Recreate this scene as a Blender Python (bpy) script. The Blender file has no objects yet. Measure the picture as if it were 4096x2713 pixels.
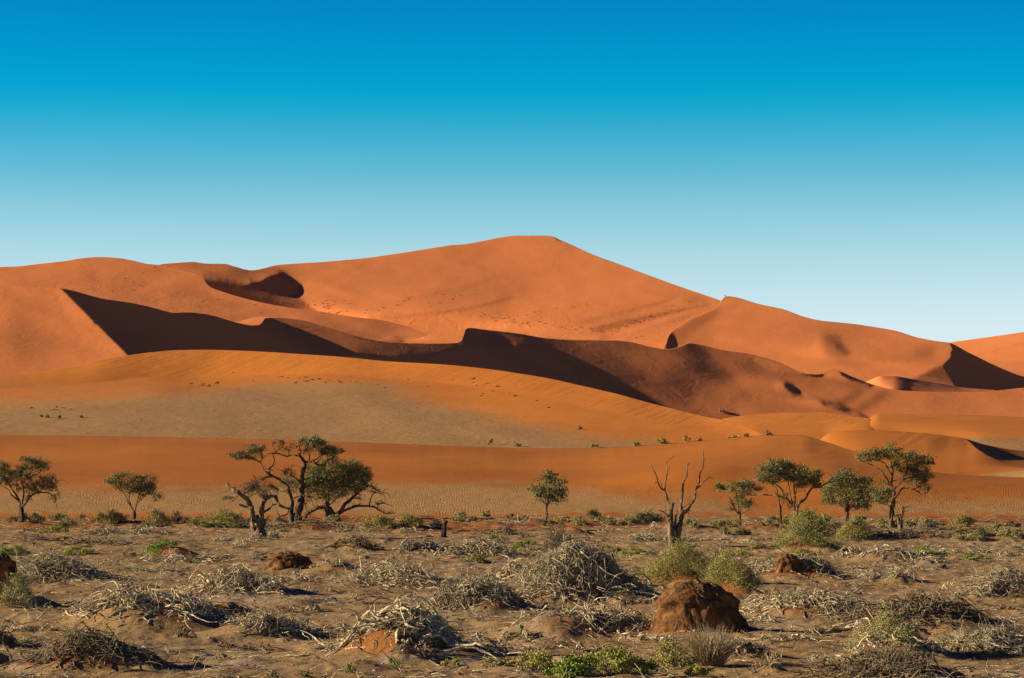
import bpy, math, random
import numpy as np
from mathutils import Vector

# ------------------------------------------------------------------ camera
F = 11614.0          # focal length in photo pixels (photo is 4096 x 2713)
CX, HY = 2048.0, 1780.0   # principal column and row of the horizon
EYE = 6.5
K = 1.7298           # overview pixel -> photo pixel
sc = bpy.context.scene
cam_d = bpy.data.cameras.new('camera')
cam = bpy.data.objects.new('camera', cam_d)
sc.collection.objects.link(cam)
cam.location = (0, 0, EYE)
cam.rotation_euler = (math.radians(90), 0, 0)
cam_d.sensor_width = 36
cam_d.sensor_fit = 'HORIZONTAL'
cam_d.lens = 36 * F / 4096
cam_d.shift_y = (HY - 1356.5) / 4096
cam_d.clip_start = 1
cam_d.clip_end = 20000
sc.camera = cam
sc.render.resolution_x = 1024
sc.render.resolution_y = 678

# ------------------------------------------------------------------ sky, sun, exposure
SUN_EL, SUN_AZ = math.radians(18), math.radians(1)   # azimuth: from exact left
sun_dir = Vector((-math.cos(SUN_EL) * math.cos(SUN_AZ), -math.cos(SUN_EL) * math.sin(SUN_AZ), math.sin(SUN_EL)))
world = bpy.data.worlds.new('World')
sc.world = world
world.use_nodes = True
wn, wl = world.node_tree.nodes, world.node_tree.links
wn.clear()
w_out = wn.new('ShaderNodeOutputWorld')
w_bg = wn.new('ShaderNodeBackground')
w_sky = wn.new('ShaderNodeTexSky')
w_sky.sky_type = 'NISHITA'
w_sky.sun_disc = False
w_sky.sun_elevation = SUN_EL
w_sky.sun_rotation = math.atan2(sun_dir.x, sun_dir.y)
w_sky.altitude = 800
w_sky.air_density = 1.0
w_sky.dust_density = 0.3
w_sky.ozone_density = 2.0
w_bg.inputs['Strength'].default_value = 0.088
w_tc = wn.new('ShaderNodeTexCoord')
w_sep = wn.new('ShaderNodeSeparateXYZ')
w_ramp = wn.new('ShaderNodeValToRGB')      # clear desert air: deepens with elevation; above view, darkened and blued for shadow fill
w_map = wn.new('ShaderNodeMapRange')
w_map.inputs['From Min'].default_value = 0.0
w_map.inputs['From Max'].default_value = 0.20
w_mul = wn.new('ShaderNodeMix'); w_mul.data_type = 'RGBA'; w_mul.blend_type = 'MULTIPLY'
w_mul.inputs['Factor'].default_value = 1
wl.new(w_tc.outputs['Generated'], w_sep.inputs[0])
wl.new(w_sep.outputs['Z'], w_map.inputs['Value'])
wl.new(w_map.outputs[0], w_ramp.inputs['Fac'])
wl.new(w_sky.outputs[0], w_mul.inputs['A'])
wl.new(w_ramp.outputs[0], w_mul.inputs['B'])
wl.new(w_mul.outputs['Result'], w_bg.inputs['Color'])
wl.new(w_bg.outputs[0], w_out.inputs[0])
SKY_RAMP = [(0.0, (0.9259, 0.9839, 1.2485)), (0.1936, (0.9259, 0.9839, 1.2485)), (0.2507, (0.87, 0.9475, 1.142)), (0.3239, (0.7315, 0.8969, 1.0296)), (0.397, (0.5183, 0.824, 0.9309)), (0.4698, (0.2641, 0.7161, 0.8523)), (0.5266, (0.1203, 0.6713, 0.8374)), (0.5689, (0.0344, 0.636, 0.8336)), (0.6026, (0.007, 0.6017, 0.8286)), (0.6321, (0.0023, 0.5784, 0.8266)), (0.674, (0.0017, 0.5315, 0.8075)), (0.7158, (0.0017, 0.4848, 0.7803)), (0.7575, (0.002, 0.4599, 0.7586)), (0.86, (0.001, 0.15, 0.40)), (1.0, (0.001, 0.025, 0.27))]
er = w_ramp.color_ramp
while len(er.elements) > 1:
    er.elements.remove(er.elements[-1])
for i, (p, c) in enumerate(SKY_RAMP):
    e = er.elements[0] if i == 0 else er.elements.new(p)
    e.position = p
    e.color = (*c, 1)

sun_d = bpy.data.lights.new('sun', 'SUN')
sun_d.energy = 5.0
sun_d.angle = math.radians(0.5)
sun_d.color = (1.0, 0.80, 0.56)
sun = bpy.data.objects.new('sun', sun_d)
sun.rotation_euler = sun_dir.to_track_quat('Z', 'Y').to_euler()
sun.location = (-60, 0, 60)
sc.collection.objects.link(sun)
vs = sc.view_settings
vs.view_transform = 'Standard'
vs.look = 'None'
vs.exposure = 0.84
sc.cycles.diffuse_bounces = 2
vs.gamma = 1.0
vs.use_curve_mapping = False

# ------------------------------------------------------------------ helpers
COL = sc.collection
def P(sx, sy, Y):
    """photo pixel at depth Y -> world point"""
    return ((sx - CX) / F * Y, Y, EYE + (HY - sy) / F * Y)
def gY(sy):
    return EYE * F / (sy - HY)
def ss(x, a, b):
    t = np.clip((x - a) / (b - a), 0, 1)
    return t * t * (3 - 2 * t)
_rng = np.random.RandomState(7)
_perm = _rng.permutation(4096)
_grad = _rng.rand(4096, 2) * 2 - 1
_grad /= np.linalg.norm(_grad, axis=1)[:, None]
def pnoise(x, y, seed=0):
    x = np.asarray(x, float); y = np.asarray(y, float)
    xi = np.floor(x).astype(np.int64); yi = np.floor(y).astype(np.int64)
    xf = x - xi; yf = y - yi
    u = xf * xf * xf * (xf * (xf * 6 - 15) + 10); v = yf * yf * yf * (yf * (yf * 6 - 15) + 10)
    def g(ix, iy, dx, dy):
        h = _perm[(_perm[(ix + seed * 131) & 4095] + iy) & 4095]
        gg = _grad[h]
        return gg[..., 0] * dx + gg[..., 1] * dy
    a = g(xi, yi, xf, yf); b = g(xi + 1, yi, xf - 1, yf)
    c = g(xi, yi + 1, xf, yf - 1); d = g(xi + 1, yi + 1, xf - 1, yf - 1)
    return (a + (b - a) * u + ((c + (d - c) * u) - (a + (b - a) * u)) * v) * 1.5
def pchip(xk, yk, x):
    xk = np.asarray(xk, float); yk = np.asarray(yk, float); x = np.asarray(x, float)
    if len(xk) == 2:
        return np.interp(x, xk, yk)
    h = np.diff(xk); d = np.diff(yk) / h
    m = np.zeros_like(yk)
    for i in range(1, len(xk) - 1):
        if d[i - 1] * d[i] > 0:
            w1 = 2 * h[i] + h[i - 1]; w2 = h[i] + 2 * h[i - 1]
            m[i] = (w1 + w2) / (w1 / d[i - 1] + w2 / d[i])
    m[0] = d[0]; m[-1] = d[-1]
    xc = np.clip(x, xk[0], xk[-1])
    i = np.clip(np.searchsorted(xk, xc) - 1, 0, len(h) - 1)
    t = (xc - xk[i]) / h[i]
    return ((1 + 2 * t) * (1 - t) ** 2 * yk[i] + t * (1 - t) ** 2 * h[i] * m[i]
            + t * t * (3 - 2 * t) * yk[i + 1] + t * t * (t - 1) * h[i] * m[i + 1])
def np_mesh(name, verts, faces, mat, attrs=None, smooth=True, parent=None, link=True, mats=None, midx=None):
    verts = np.asarray(verts, np.float32); faces = np.asarray(faces, np.int32)
    me = bpy.data.meshes.new(name)
    me.vertices.add(len(verts)); me.vertices.foreach_set('co', verts.ravel())
    k = faces.shape[1]
    me.loops.add(faces.size); me.loops.foreach_set('vertex_index', faces.ravel())
    me.polygons.add(len(faces))
    me.polygons.foreach_set('loop_start', np.arange(0, faces.size, k, dtype=np.int32))
    me.polygons.foreach_set('loop_total', np.full(len(faces), k, np.int32))
    if smooth:
        me.polygons.foreach_set('use_smooth', np.ones(len(faces), bool))
    for m in (mats or [mat]):
        me.materials.append(m)
    if midx is not None:
        me.polygons.foreach_set('material_index', np.asarray(midx, np.int32))
    if attrs:
        for an, av in attrs.items():
            a = me.attributes.new(an, 'FLOAT', 'POINT')
            a.data.foreach_set('value', np.asarray(av, np.float32))
    me.update(); me.validate()
    o = bpy.data.objects.new(name, me)
    if link:
        COL.objects.link(o)
    if parent is not None:
        o.parent = parent
    return o
def grid_faces(nr, nc, flip=False):
    r, c = np.meshgrid(np.arange(nr - 1), np.arange(nc - 1), indexing='ij')
    a = (r * nc + c).ravel(); b = a + 1; d = a + nc; e = d + 1
    return np.stack([a, d, e, b], 1) if flip else np.stack([a, b, e, d], 1)
def empty(name, loc, rz=0.0):
    o = bpy.data.objects.new(name, None)
    o.empty_display_size = 0.3
    o.location = loc; o.rotation_euler = (0, 0, rz)
    COL.objects.link(o)
    return o
def tag(o, label=None, cat=None, group=None, kind=None):
    if label: o['label'] = label
    if cat: o['category'] = cat
    if group: o['group'] = group
    if kind: o['kind'] = kind
    return o

# ------------------------------------------------------------------ materials
def srgb(r, g, b):
    f = lambda c: (c / 255 / 12.92) if c / 255 <= 0.04045 else ((c / 255 + 0.055) / 1.055) ** 2.4
    return (f(r), f(g), f(b))
class NT:
    def __init__(s, name):
        s.m = bpy.data.materials.new(name); s.m.use_nodes = True
        s.n = s.m.node_tree.nodes; s.l = s.m.node_tree.links
        s.n.clear()
        s.out = s.n.new('ShaderNodeOutputMaterial')
        s.b = s.n.new('ShaderNodeBsdfPrincipled')
        s.b.inputs['Specular IOR Level'].default_value = 0.1
        s.b.inputs['Roughness'].default_value = 0.95
        s.l.new(s.b.outputs[0], s.out.inputs[0])
        s.pos = s.n.new('ShaderNodeNewGeometry').outputs['Position']
    def put(s, sock, v):
        if hasattr(v, 'links') or isinstance(v, bpy.types.NodeSocket):
            s.l.new(v, sock)
        else:
            if isinstance(v, tuple) and len(v) == 3 and sock.type == 'RGBA': v = (*v, 1)
            sock.default_value = v
    def scale(s, v, sc):
        n = s.n.new('ShaderNodeVectorMath'); n.operation = 'MULTIPLY'
        s.put(n.inputs[0], v); n.inputs[1].default_value = sc
        return n.outputs[0]
    def vadd(s, a, b):
        n = s.n.new('ShaderNodeVectorMath'); n.operation = 'ADD'
        s.put(n.inputs[0], a); s.put(n.inputs[1], b)
        return n.outputs[0]
    def noise(s, scl, detail=3, rough=0.55, vec=None, dist=0.0, color=False):
        n = s.n.new('ShaderNodeTexNoise')
        n.inputs['Scale'].default_value = scl; n.inputs['Detail'].default_value = detail
        n.inputs['Roughness'].default_value = rough; n.inputs['Distortion'].default_value = dist
        s.l.new(vec if vec is not None else s.pos, n.inputs['Vector'])
        return n.outputs['Color' if color else 'Fac']
    def wave(s, scl, dist, dscale, vec=None, detail=2):
        n = s.n.new('ShaderNodeTexWave'); n.wave_type = 'BANDS'; n.bands_direction = 'X'
        n.wave_profile = 'SIN'
        n.inputs['Scale'].default_value = scl; n.inputs['Distortion'].default_value = dist
        n.inputs['Detail'].default_value = detail; n.inputs['Detail Scale'].default_value = dscale
        s.l.new(vec if vec is not None else s.pos, n.inputs['Vector'])
        return n.outputs['Fac']
    def math(s, op, a, b=0.0, c=None, clamp=False):
        n = s.n.new('ShaderNodeMath'); n.operation = op; n.use_clamp = clamp
        s.put(n.inputs[0], a); s.put(n.inputs[1], b)
        if c is not None: s.put(n.inputs[2], c)
        return n.outputs[0]
    def mapr(s, v, a, b, c=0.0, d=1.0):
        n = s.n.new('ShaderNodeMapRange'); n.interpolation_type = 'SMOOTHSTEP'
        s.put(n.inputs['Value'], v)
        n.inputs['From Min'].default_value = a; n.inputs['From Max'].default_value = b
        n.inputs['To Min'].default_value = c; n.inputs['To Max'].default_value = d
        return n.outputs[0]
    def mix(s, f, a, b, mode='MIX'):
        n = s.n.new('ShaderNodeMix'); n.data_type = 'RGBA'; n.blend_type = mode
        s.put(n.inputs['Factor'], f); s.put(n.inputs['A'], a); s.put(n.inputs['B'], b)
        return n.outputs['Result']
    def attr(s, name):
        n = s.n.new('ShaderNodeAttribute'); n.attribute_name = name
        return n.outputs['Fac']
    def bump(s, h, dist, strength=1.0, prev=None):
        n = s.n.new('ShaderNodeBump')
        s.put(n.inputs['Height'], h); n.inputs['Distance'].default_value = dist
        s.put(n.inputs['Strength'], strength)
        if prev is not None: s.l.new(prev, n.inputs['Normal'])
        return n.outputs[0]
    def fin(s, col, nrm=None):
        s.put(s.b.inputs['Base Color'], col)
        if nrm is not None: s.l.new(nrm, s.b.inputs['Normal'])
        return s.m
# ------------------------------------------------------------------ dune materials
def dune_mat(name, c_main, c_alt, c_tan, lump=1.0, ripple=0.35, fine=1.0):
    """sand: two close sand colours in soft patches, gravelly tan where the 'tan' attribute asks for it,
    wind ripples where 'rip' asks, slip-face chutes where 'chute' asks"""
    t = NT(name)
    big = t.noise(0.012 / lump, 3, 0.5)
    col = t.mix(t.mapr(big, 0.35, 0.68), c_main, c_alt)
    tan = t.attr('tan'); rip = t.attr('rip'); chute = t.attr('chute')
    streak = t.noise(0.05 / lump, 5, 0.65, vec=t.scale(t.pos, (0.6, 0.35, 3.0)))
    tf = t.math('ADD', tan, t.math('MULTIPLY', t.math('SUBTRACT', streak, 0.5), 1.1))
    tf = t.mapr(tf, 0.25, 0.80)
    col = t.mix(t.math('MULTIPLY', tf, t.mapr(tan, 0.0, 0.12)), col, c_tan)
    grain = t.noise(3.0 / lump, 4, 0.7)
    col = t.mix(0.35, col, t.mix(grain, (0.62, 0.62, 0.62), (1.35, 1.35, 1.35)), 'MULTIPLY')
    # relief
    wob = t.noise(0.25, 2, 0.5, color=True)
    pv = t.vadd(t.pos, t.scale(wob, (2.2, 2.2, 2.2)))
    r1 = t.wave(0.314 / ripple, 4.5, 0.45, vec=t.scale(pv, (1, 0.16, 0.5)), detail=2)
    n1 = t.bump(r1, 0.019, t.math('MULTIPLY', rip, 1.0))
    clods = t.noise(0.55 / lump, 5, 0.62, dist=0.8)
    n2 = t.bump(clods, 0.2 * lump, t.math('ADD', t.math('MULTIPLY', tan, 0.75), 0.24), prev=n1)
    cx = t.n.new('ShaderNodeVectorMath'); cx.operation = 'DOT_PRODUCT'      # chutes run down the slip face
    t.l.new(t.pos, cx.inputs[0]); cx.inputs[1].default_value = (1.0, -0.15, -1.3)
    cxx = t.n.new('ShaderNodeCombineXYZ'); t.l.new(cx.outputs['Value'], cxx.inputs[0])
    zz = t.n.new('ShaderNodeSeparateXYZ'); t.l.new(t.pos, zz.inputs[0])
    t.l.new(t.math('MULTIPLY', zz.outputs[2], 0.16), cxx.inputs[1])
    cv = t.noise(0.42, 6, 0.75, vec=cxx.outputs[0], dist=0.3)
    n3 = t.bump(cv, 0.8 * lump ** 0.5, t.math('MULTIPLY', chute, 0.32), prev=n2)
    und = t.noise(0.035 / lump, 3, 0.5)
    n4 = t.bump(und, 3.0 * lump, 0.35 * fine, prev=n3)
    return t.fin(col, n4)
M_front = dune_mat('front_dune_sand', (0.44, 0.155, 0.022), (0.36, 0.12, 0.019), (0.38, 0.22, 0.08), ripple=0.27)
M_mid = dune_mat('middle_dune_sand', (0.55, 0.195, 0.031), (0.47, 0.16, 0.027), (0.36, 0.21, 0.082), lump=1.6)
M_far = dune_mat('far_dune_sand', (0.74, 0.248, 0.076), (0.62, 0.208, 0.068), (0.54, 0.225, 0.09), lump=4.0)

# ------------------------------------------------------------------ dune sheets
def D(*pts):            # overview pixels -> photo pixels, (x, y, depth)
    return [(x * K, y * K, Y) for x, y, Y in pts]
def lum(x, x0, x1, soft):
    return ss(x, x0 - soft, x0 + soft) * (1 - ss(x, x1 - soft, x1 + soft))

SA, SB, SC = sun_dir.x, sun_dir.z, -sun_dir.y       # light terms for a surface given as log depth L(u, w): n = (L_u, -1, L_w)
def inpoly(px, py, poly):
    inside = np.zeros(px.shape, bool)
    n = len(poly)
    for i in range(n):
        x1, y1 = poly[i]; x2, y2 = poly[(i + 1) % n]
        if y1 == y2: continue
        c = ((y1 > py) != (y2 > py)) & (px < (x2 - x1) * (py - y1) / (y2 - y1) + x1)
        inside ^= c
    return inside
def blur(m, r):
    if r < 0.3: return m
    k = int(r * 3) + 1
    ker = np.exp(-0.5 * (np.arange(-k, k + 1) / r) ** 2); ker /= ker.sum()
    m = np.apply_along_axis(lambda v: np.convolve(np.pad(v, k, mode='edge'), ker, 'valid'), 0, m)
    return np.apply_along_axis(lambda v: np.convolve(np.pad(v, k, mode='edge'), ker, 'valid'), 1, m)
def relief(x0, x1, y0, y1, crest, prior, slopes, hold=1.6):
    """sculpts a dune face: finds the log-depth surface nearest the prior whose faces turn to or from the sun as
    described by 'slopes' (base value, then patches (polygon, incidence, soft edge)) in overview pixels"""
    base, patches = slopes
    sol = None
    base = [(x_, v_ * 0.86) for x_, v_ in base]; patches = [(p_, v_ * 0.86 if v_ > 0 else v_, s_) for p_, v_, s_ in patches]
    for cell in (12.0, 6.0, 3.0):
        gx = np.arange(x0, x1 + cell, cell); gy = np.arange(y0, y1 + cell, cell)
        PX, PY = np.meshgrid(gx, gy)
        act = PY >= crest(PX) - 0.5 * cell
        B = np.full(PX.shape, 0.0)
        bx, bv = zip(*base)
        B = np.interp(PX, bx, bv)
        for poly, val, soft in patches:
            m = blur(inpoly(PX, PY, poly).astype(float), soft / cell)
            B = B * (1 - m) + val * m
        L0 = np.log(prior(PX, PY))
        L = L0.copy() if sol is None else L0 + bil(sol[0], sol[1], sol[2] - np.log(prior(*np.meshgrid(sol[0], sol[1]))), PX, PY)
        h = cell * K / F
        mu = act[:-1, :-1] & act[:-1, 1:] & act[1:, :-1]
        g = lambda A: (np.where(mu, (A[:-1, 1:] - A[:-1, :-1]) / h, 0), np.where(mu, (A[:-1, :-1] - A[1:, :-1]) / h, 0))
        m2x = act[:, :-2] & act[:, 1:-1] & act[:, 2:]; m2y = act[:-2] & act[1:-1] & act[2:]
        u0, w0 = g(L0)
        WS, WP, WL = 0.030, hold, 0.045
        for it in range(4):
            Lu, Lw = g(L)
            Lw_c = np.maximum(Lw, 1.2)
            N = np.sqrt(1 + Lu * Lu + Lw_c * Lw_c)
            rhs = np.where(mu, B[:-1, :-1] - SC / N, 0)
            ca = SA / N; cb = SB / N
            def fwd(A):
                du, dw = g(A)
                return (ca * du + cb * dw, WL * dw, WL * 0.4 * du, np.where(m2x, A[:, :-2] - 2 * A[:, 1:-1] + A[:, 2:], 0) * WS / h,
                        np.where(m2y, A[:-2] - 2 * A[1:-1] + A[2:], 0) * WS * 1.5 / h, A * WP * 0.2)
            def adj(r):
                o = np.zeros_like(L)
                gu = np.where(mu, ca * r[0] + WL * 0.4 * r[2], 0) / h; gw = np.where(mu, cb * r[0] + WL * r[1], 0) / h
                o[:-1, 1:] += gu; o[:-1, :-1] -= gu
                o[:-1, :-1] += gw; o[1:, :-1] -= gw
                q = np.where(m2x, r[3], 0) * WS / h
                o[:, :-2] += q; o[:, 1:-1] -= 2 * q; o[:, 2:] += q
                q = np.where(m2y, r[4], 0) * WS * 1.5 / h
                o[:-2] += q; o[1:-1] -= 2 * q; o[2:] += q
                return o + r[5] * WP * 0.2
            tgt = (rhs, WL * w0, WL * 0.4 * u0, 0, 0, L0 * WP * 0.2)
            f = fwd(L)
            r = adj(tuple(a - b for a, b in zip(tgt, f))); p = r.copy(); rr = (r * r).sum()
            for k in range(120 if cell > 4 else 90):
                Ap = adj(fwd(p)); al = rr / max((p * Ap).sum(), 1e-30)
                L += al * p; r -= al * Ap
                r2 = (r * r).sum(); p = r + (r2 / rr) * p; rr = r2
                if rr < 1e-12: break
        dl = L.copy()
        for j in range(1, 60):                      # carry the solution a little above the crest
            up = ~act[:-1] & act[1:]
            if not up.any(): break
            nxt = np.vstack([dl[2:], dl[-1:]]); dl[:-1][up] = (dl[1:] + np.clip(dl[1:] - nxt, 0, 0.004))[up]; act[:-1] |= up
        sol = (gx, gy, dl)
    return sol
def bil(gx, gy, A, x, y):
    c = gx[1] - gx[0]
    fx = np.clip((x - gx[0]) / c, 0, len(gx) - 1.001); fy = np.clip((y - gy[0]) / c, 0, len(gy) - 1.001)
    i = fx.astype(int); j = fy.astype(int); tx = fx - i; ty = fy - j
    return (A[j, i] * (1 - tx) + A[j, i + 1] * tx) * (1 - ty) + (A[j + 1, i] * (1 - tx) + A[j + 1, i + 1] * tx) * ty
def sheet(name, mat, curves, x0, x1, sharp=(), rows=26, dx=4.0, dents=(), attrf=None, back=0.5, jag=0.15, smooth_x=0, slopes=None, far=1.0, hold=1.0):
    """curves: top (crest) to bottom, each a list of (x, y, depth) in photo pixels"""
    if x0 <= -80: x0 = -420          # carry on beyond the frame
    if x1 >= 2450: x1 = 2800
    x0 *= K; x1 *= K
    nx = int((x1 - x0) / dx) + 1
    xs = np.linspace(x0, x1, nx)
    cy = []; cY = []
    for c in curves:
        a = np.array(c)
        cy.append(pchip(a[:, 0], a[:, 1], xs))
        yy = pchip(a[:, 0], a[:, 2], xs)
        if a[0, 2] < 20:        # given as a gradient below the curve above it
            yy = cY[-1] * np.exp(-yy * (cy[-1] - cy[-2]) / F)
        cY.append(yy)
    cy = np.array(cy); cY = np.array(cY)
    cy[0] += jag * 2.0 * pnoise(xs / 40.0, xs * 0 + 3.3)
    for k in range(1, len(cy)):
        cy[k] = np.maximum(cy[k], cy[k - 1] + 0.6)
    if smooth_x:
        ker = np.hanning(smooth_x * 2 + 1); ker /= ker.sum()
        for k in range(len(cY)):
            pad = np.pad(cY[k], smooth_x, mode='edge'); cY[k] = np.convolve(pad, ker, 'valid')
    # rows: parameter s over curve index
    seg_rows = []
    for k in range(len(curves) - 1):
        n = rows if isinstance(rows, int) else rows[k]
        seg_rows.append(np.linspace(k, k + 1, n, endpoint=False))
    s = np.sort(np.concatenate(seg_rows + [np.array([0.012, len(curves) - 1.0])]))     # an extra row right under the crest keeps it crisp
    R = len(s)
    py = np.zeros((R, nx)); pY = np.zeros((R, nx))
    brk = [0] + sorted(sharp) + [len(curves) - 1]
    for j in range(nx):
        py[:, j] = np.interp(s, np.arange(len(curves)), cy[:, j])
        for a, b in zip(brk[:-1], brk[1:]):
            m = (s >= a) & (s <= b)
            pY[m, j] = pchip(cy[a:b + 1, j], cY[a:b + 1, j], py[m, j])
    px = np.tile(xs, (R, 1))
    if slopes:
        def crest(X): return np.interp(X, xs / K, cy[0] / K)
        def prior(X, Yp):
            ii = np.clip(np.round((X * K - xs[0]) / dx).astype(int), 0, nx - 1)
            out = np.zeros_like(X, dtype=float)
            for c_ in range(X.shape[1]):
                f = np.clip((X[0, c_] * K - xs[0]) / (xs[1] - xs[0]), 0, nx - 1.001); j = int(f); f -= j
                out[:, c_] = (1 - f) * np.interp(Yp[:, c_] * K, py[:, j], pY[:, j]) + f * np.interp(Yp[:, c_] * K, py[:, j + 1], pY[:, j + 1])
            return out
        gx, gy, dl = relief(x0 / K, x1 / K, cy[0].min() / K - 6, py[-1].max() / K, crest, prior, slopes, hold)
        pY = np.exp(bil(gx, gy, dl, px / K, py / K)) * far
    for (ex, ey, rx, ry, rot, amp) in dents:      # local swells (amp < 0 = nearer) in overview px, metres
        ex *= K; ey *= K; rx *= K; ry *= K
        c, sn = math.cos(math.radians(rot)), math.sin(math.radians(rot))
        u = ((px - ex) * c + (py - ey) * sn) / rx; v = (-(px - ex) * sn + (py - ey) * c) / ry
        pY += amp * np.exp(-(u * u + v * v)) * ss(py - cy[0], 0, 14)
    wx = (px - CX) / F * pY; wz = EYE + (HY - py) / F * pY
    # back side, falling away behind the crest
    nb = 10
    bx = []; by = []; bz = []
    for i in range(nb, 0, -1):
        f = (i / nb) ** 1.5
        drop = f * (wz[0] + 6)
        bx.append(wx[0]); by.append(pY[0] + drop / back); bz.append(wz[0] - drop)
    X = np.vstack([np.array(bx), wx]); Yv = np.vstack([np.array(by), pY]); Z = np.vstack([np.array(bz), wz])
    v = np.stack([X.ravel(), Yv.ravel(), Z.ravel()], 1)
    full_py = np.vstack([np.tile(cy[0], (nb, 1)), py]) / K
    full_px = np.tile(xs, (R + nb, 1)) / K
    rel = np.vstack([np.zeros((nb, nx)), np.tile(s[:, None], (1, nx))])
    at = dict(tan=np.zeros_like(full_py), rip=np.zeros_like(full_py), chute=np.zeros_like(full_py))
    if attrf:
        at.update(attrf(full_px, full_py, rel, np.vstack([np.tile(cy[0], (nb, 1)), np.tile(cy[0], (R, 1))]) / K))
    o = np_mesh(name, v, grid_faces(R + nb, nx, flip=True), mat, {k: np.asarray(a).ravel() for k, a in at.items()})
    tag(o, kind='structure')
    return o

# 1  front dune: rippled dark orange slope above the plain
c1 = D((-80,1002,430),(0,1005,430),(300,1010,425),(600,1016,415),(900,1026,405),(1100,1033,402),(1250,1037,400),(1350,1037,398),
       (1450,1033,394),(1550,1026,390),(1700,1012,384),(1780,1006,380),(1850,1007,376),(1900,1019,368),(1960,1039,352),(2040,1063,330),
       (2130,1088,312),(2230,1098,315),(2368,1104,325),(2450,1106,330))
f1 = D((-80,1120,300),(300,1120,300),(900,1120,300),(1300,1112,304),(1700,1090,304),(1900,1095,298),(2100,1125,288),(2450,1135,290))
g1 = D((-80,1196,261),(600,1196,261),(1300,1196,261),(1800,1194,263),(2450,1190,268))
h1 = D((-80,1212,246),(2450,1212,246))
def a1(x, y, r, c):
    low = ss(y + 12 * pnoise(x / 70.0, y / 10.0, 3) - 26 * ss(x, 1150, 1500), 1066, 1180) * (1 - 0.45 * lum(x, 1700, 1990, 100)) * (1 - ss(y + 6 * pnoise(x / 45.0, y / 12.0, 5), 1183, 1194))
    rip = (1 - lum(x, 1380, 2080, 160)) * ss(y - c, 2, 12) * (0.45 + 0.25 * pnoise(x / 180.0, y / 25.0, 2)) + ss(y, 1080, 1140) * (0.22 + 0.35 * pnoise(x / 90.0, y / 18.0, 6))
    ch = lum(x, 1640, 2120, 60) * (1 - ss(y - c, 20, 90)) * 0.38
    return dict(tan=low * 1.0, rip=rip, chute=ch)
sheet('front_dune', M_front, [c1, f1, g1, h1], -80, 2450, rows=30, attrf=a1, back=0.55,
      dents=[(1620,1080,160,26,-6,-6), (1290,1090,190,40,4,6)])

# 1b low barchan dune on the right with its navy slip face
c1b = D((1890,1024,470),(1897,1016,468),(1919,1002,462),(1953,996,458),(2004,994,455),(2072,997,450),(2140,1002,446),(2200,1009,442),(2229,1014,440),
        (2277,1028,462),(2328,1038,478),(2368,1043,490),(2450,1052,505))
m1b = D((1890,1040,440),(2000,1030,425),(2140,1022,428),(2200,1015,438),(2231,1016,438),(2260,1038,416),(2287,1055,402),(2328,1072,390),(2368,1081,382),(2450,1094,372))
p1b = D((1890,1080,385),(2100,1088,375),(2200,1096,366),(2215,1098,364),(2290,1090,366),(2368,1082.5,368),(2450,1096,366))
g1b = D((1890,1130,345),(2200,1130,345),(2450,1130,345))
def a1b(x, y, r, c):
    tan = ss(r, 2.05, 2.2) * ss(x, 2190, 2260)
    return dict(tan=tan, rip=0.35 + 0.6 * tan, chute=lum(x, 2060, 2300, 40) * (1 - ss(r, 0.6, 1.6)))
sheet('barchan_dune', M_front, [c1b, m1b, p1b, g1b], 1890, 2450, sharp=(1,), rows=22, attrf=a1b)

# 2c broad slope behind it, 2b its left neighbour
c2c = D((1930,1012,560),(1970,990,580),(2000,973,600),(2035,956,620),(2100,957,620),(2174,958,618),(2277,961,612),(2368,965,606),(2450,968,600))
m2c = D((1930,1020,540),(2035,985,560),(2174,995,540),(2277,1003,525),(2368,1010,520),(2450,1014,518))
g2c = D((1930,1090,480),(2450,1090,470))
sheet('broad_dune', M_mid, [c2c, m2c, g2c], 1930, 2450, rows=22,
      attrf=lambda x, y, r, c: dict(tan=0.8 * ss(y, 1000, 1018) * ss(x, 2080, 2230), rip=0.5 * ss(y, 1000, 1015)))
c2b = D((1640,985,640),(1677,968,650),(1731,960,650),(1851,953,645),(1902,953,640),(1936,956,632),(1975,963,615),(2011,968,600),(2040,990,580),(2080,1010,560))
m2b = D((1640,990,600),(1760,996,560),(1900,994,560),(2000,995,545),(2080,1016,540))
g2b = D((1640,1060,500),(2080,1070,490))
sheet('small_dune', M_mid, [c2b, m2b, g2b], 1640, 2080, rows=22,
      attrf=lambda x, y, r, c: dict(chute=0.9 * (1 - ss(y - c, 20, 40)) * lum(x, 1690, 2010, 40)))

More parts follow.
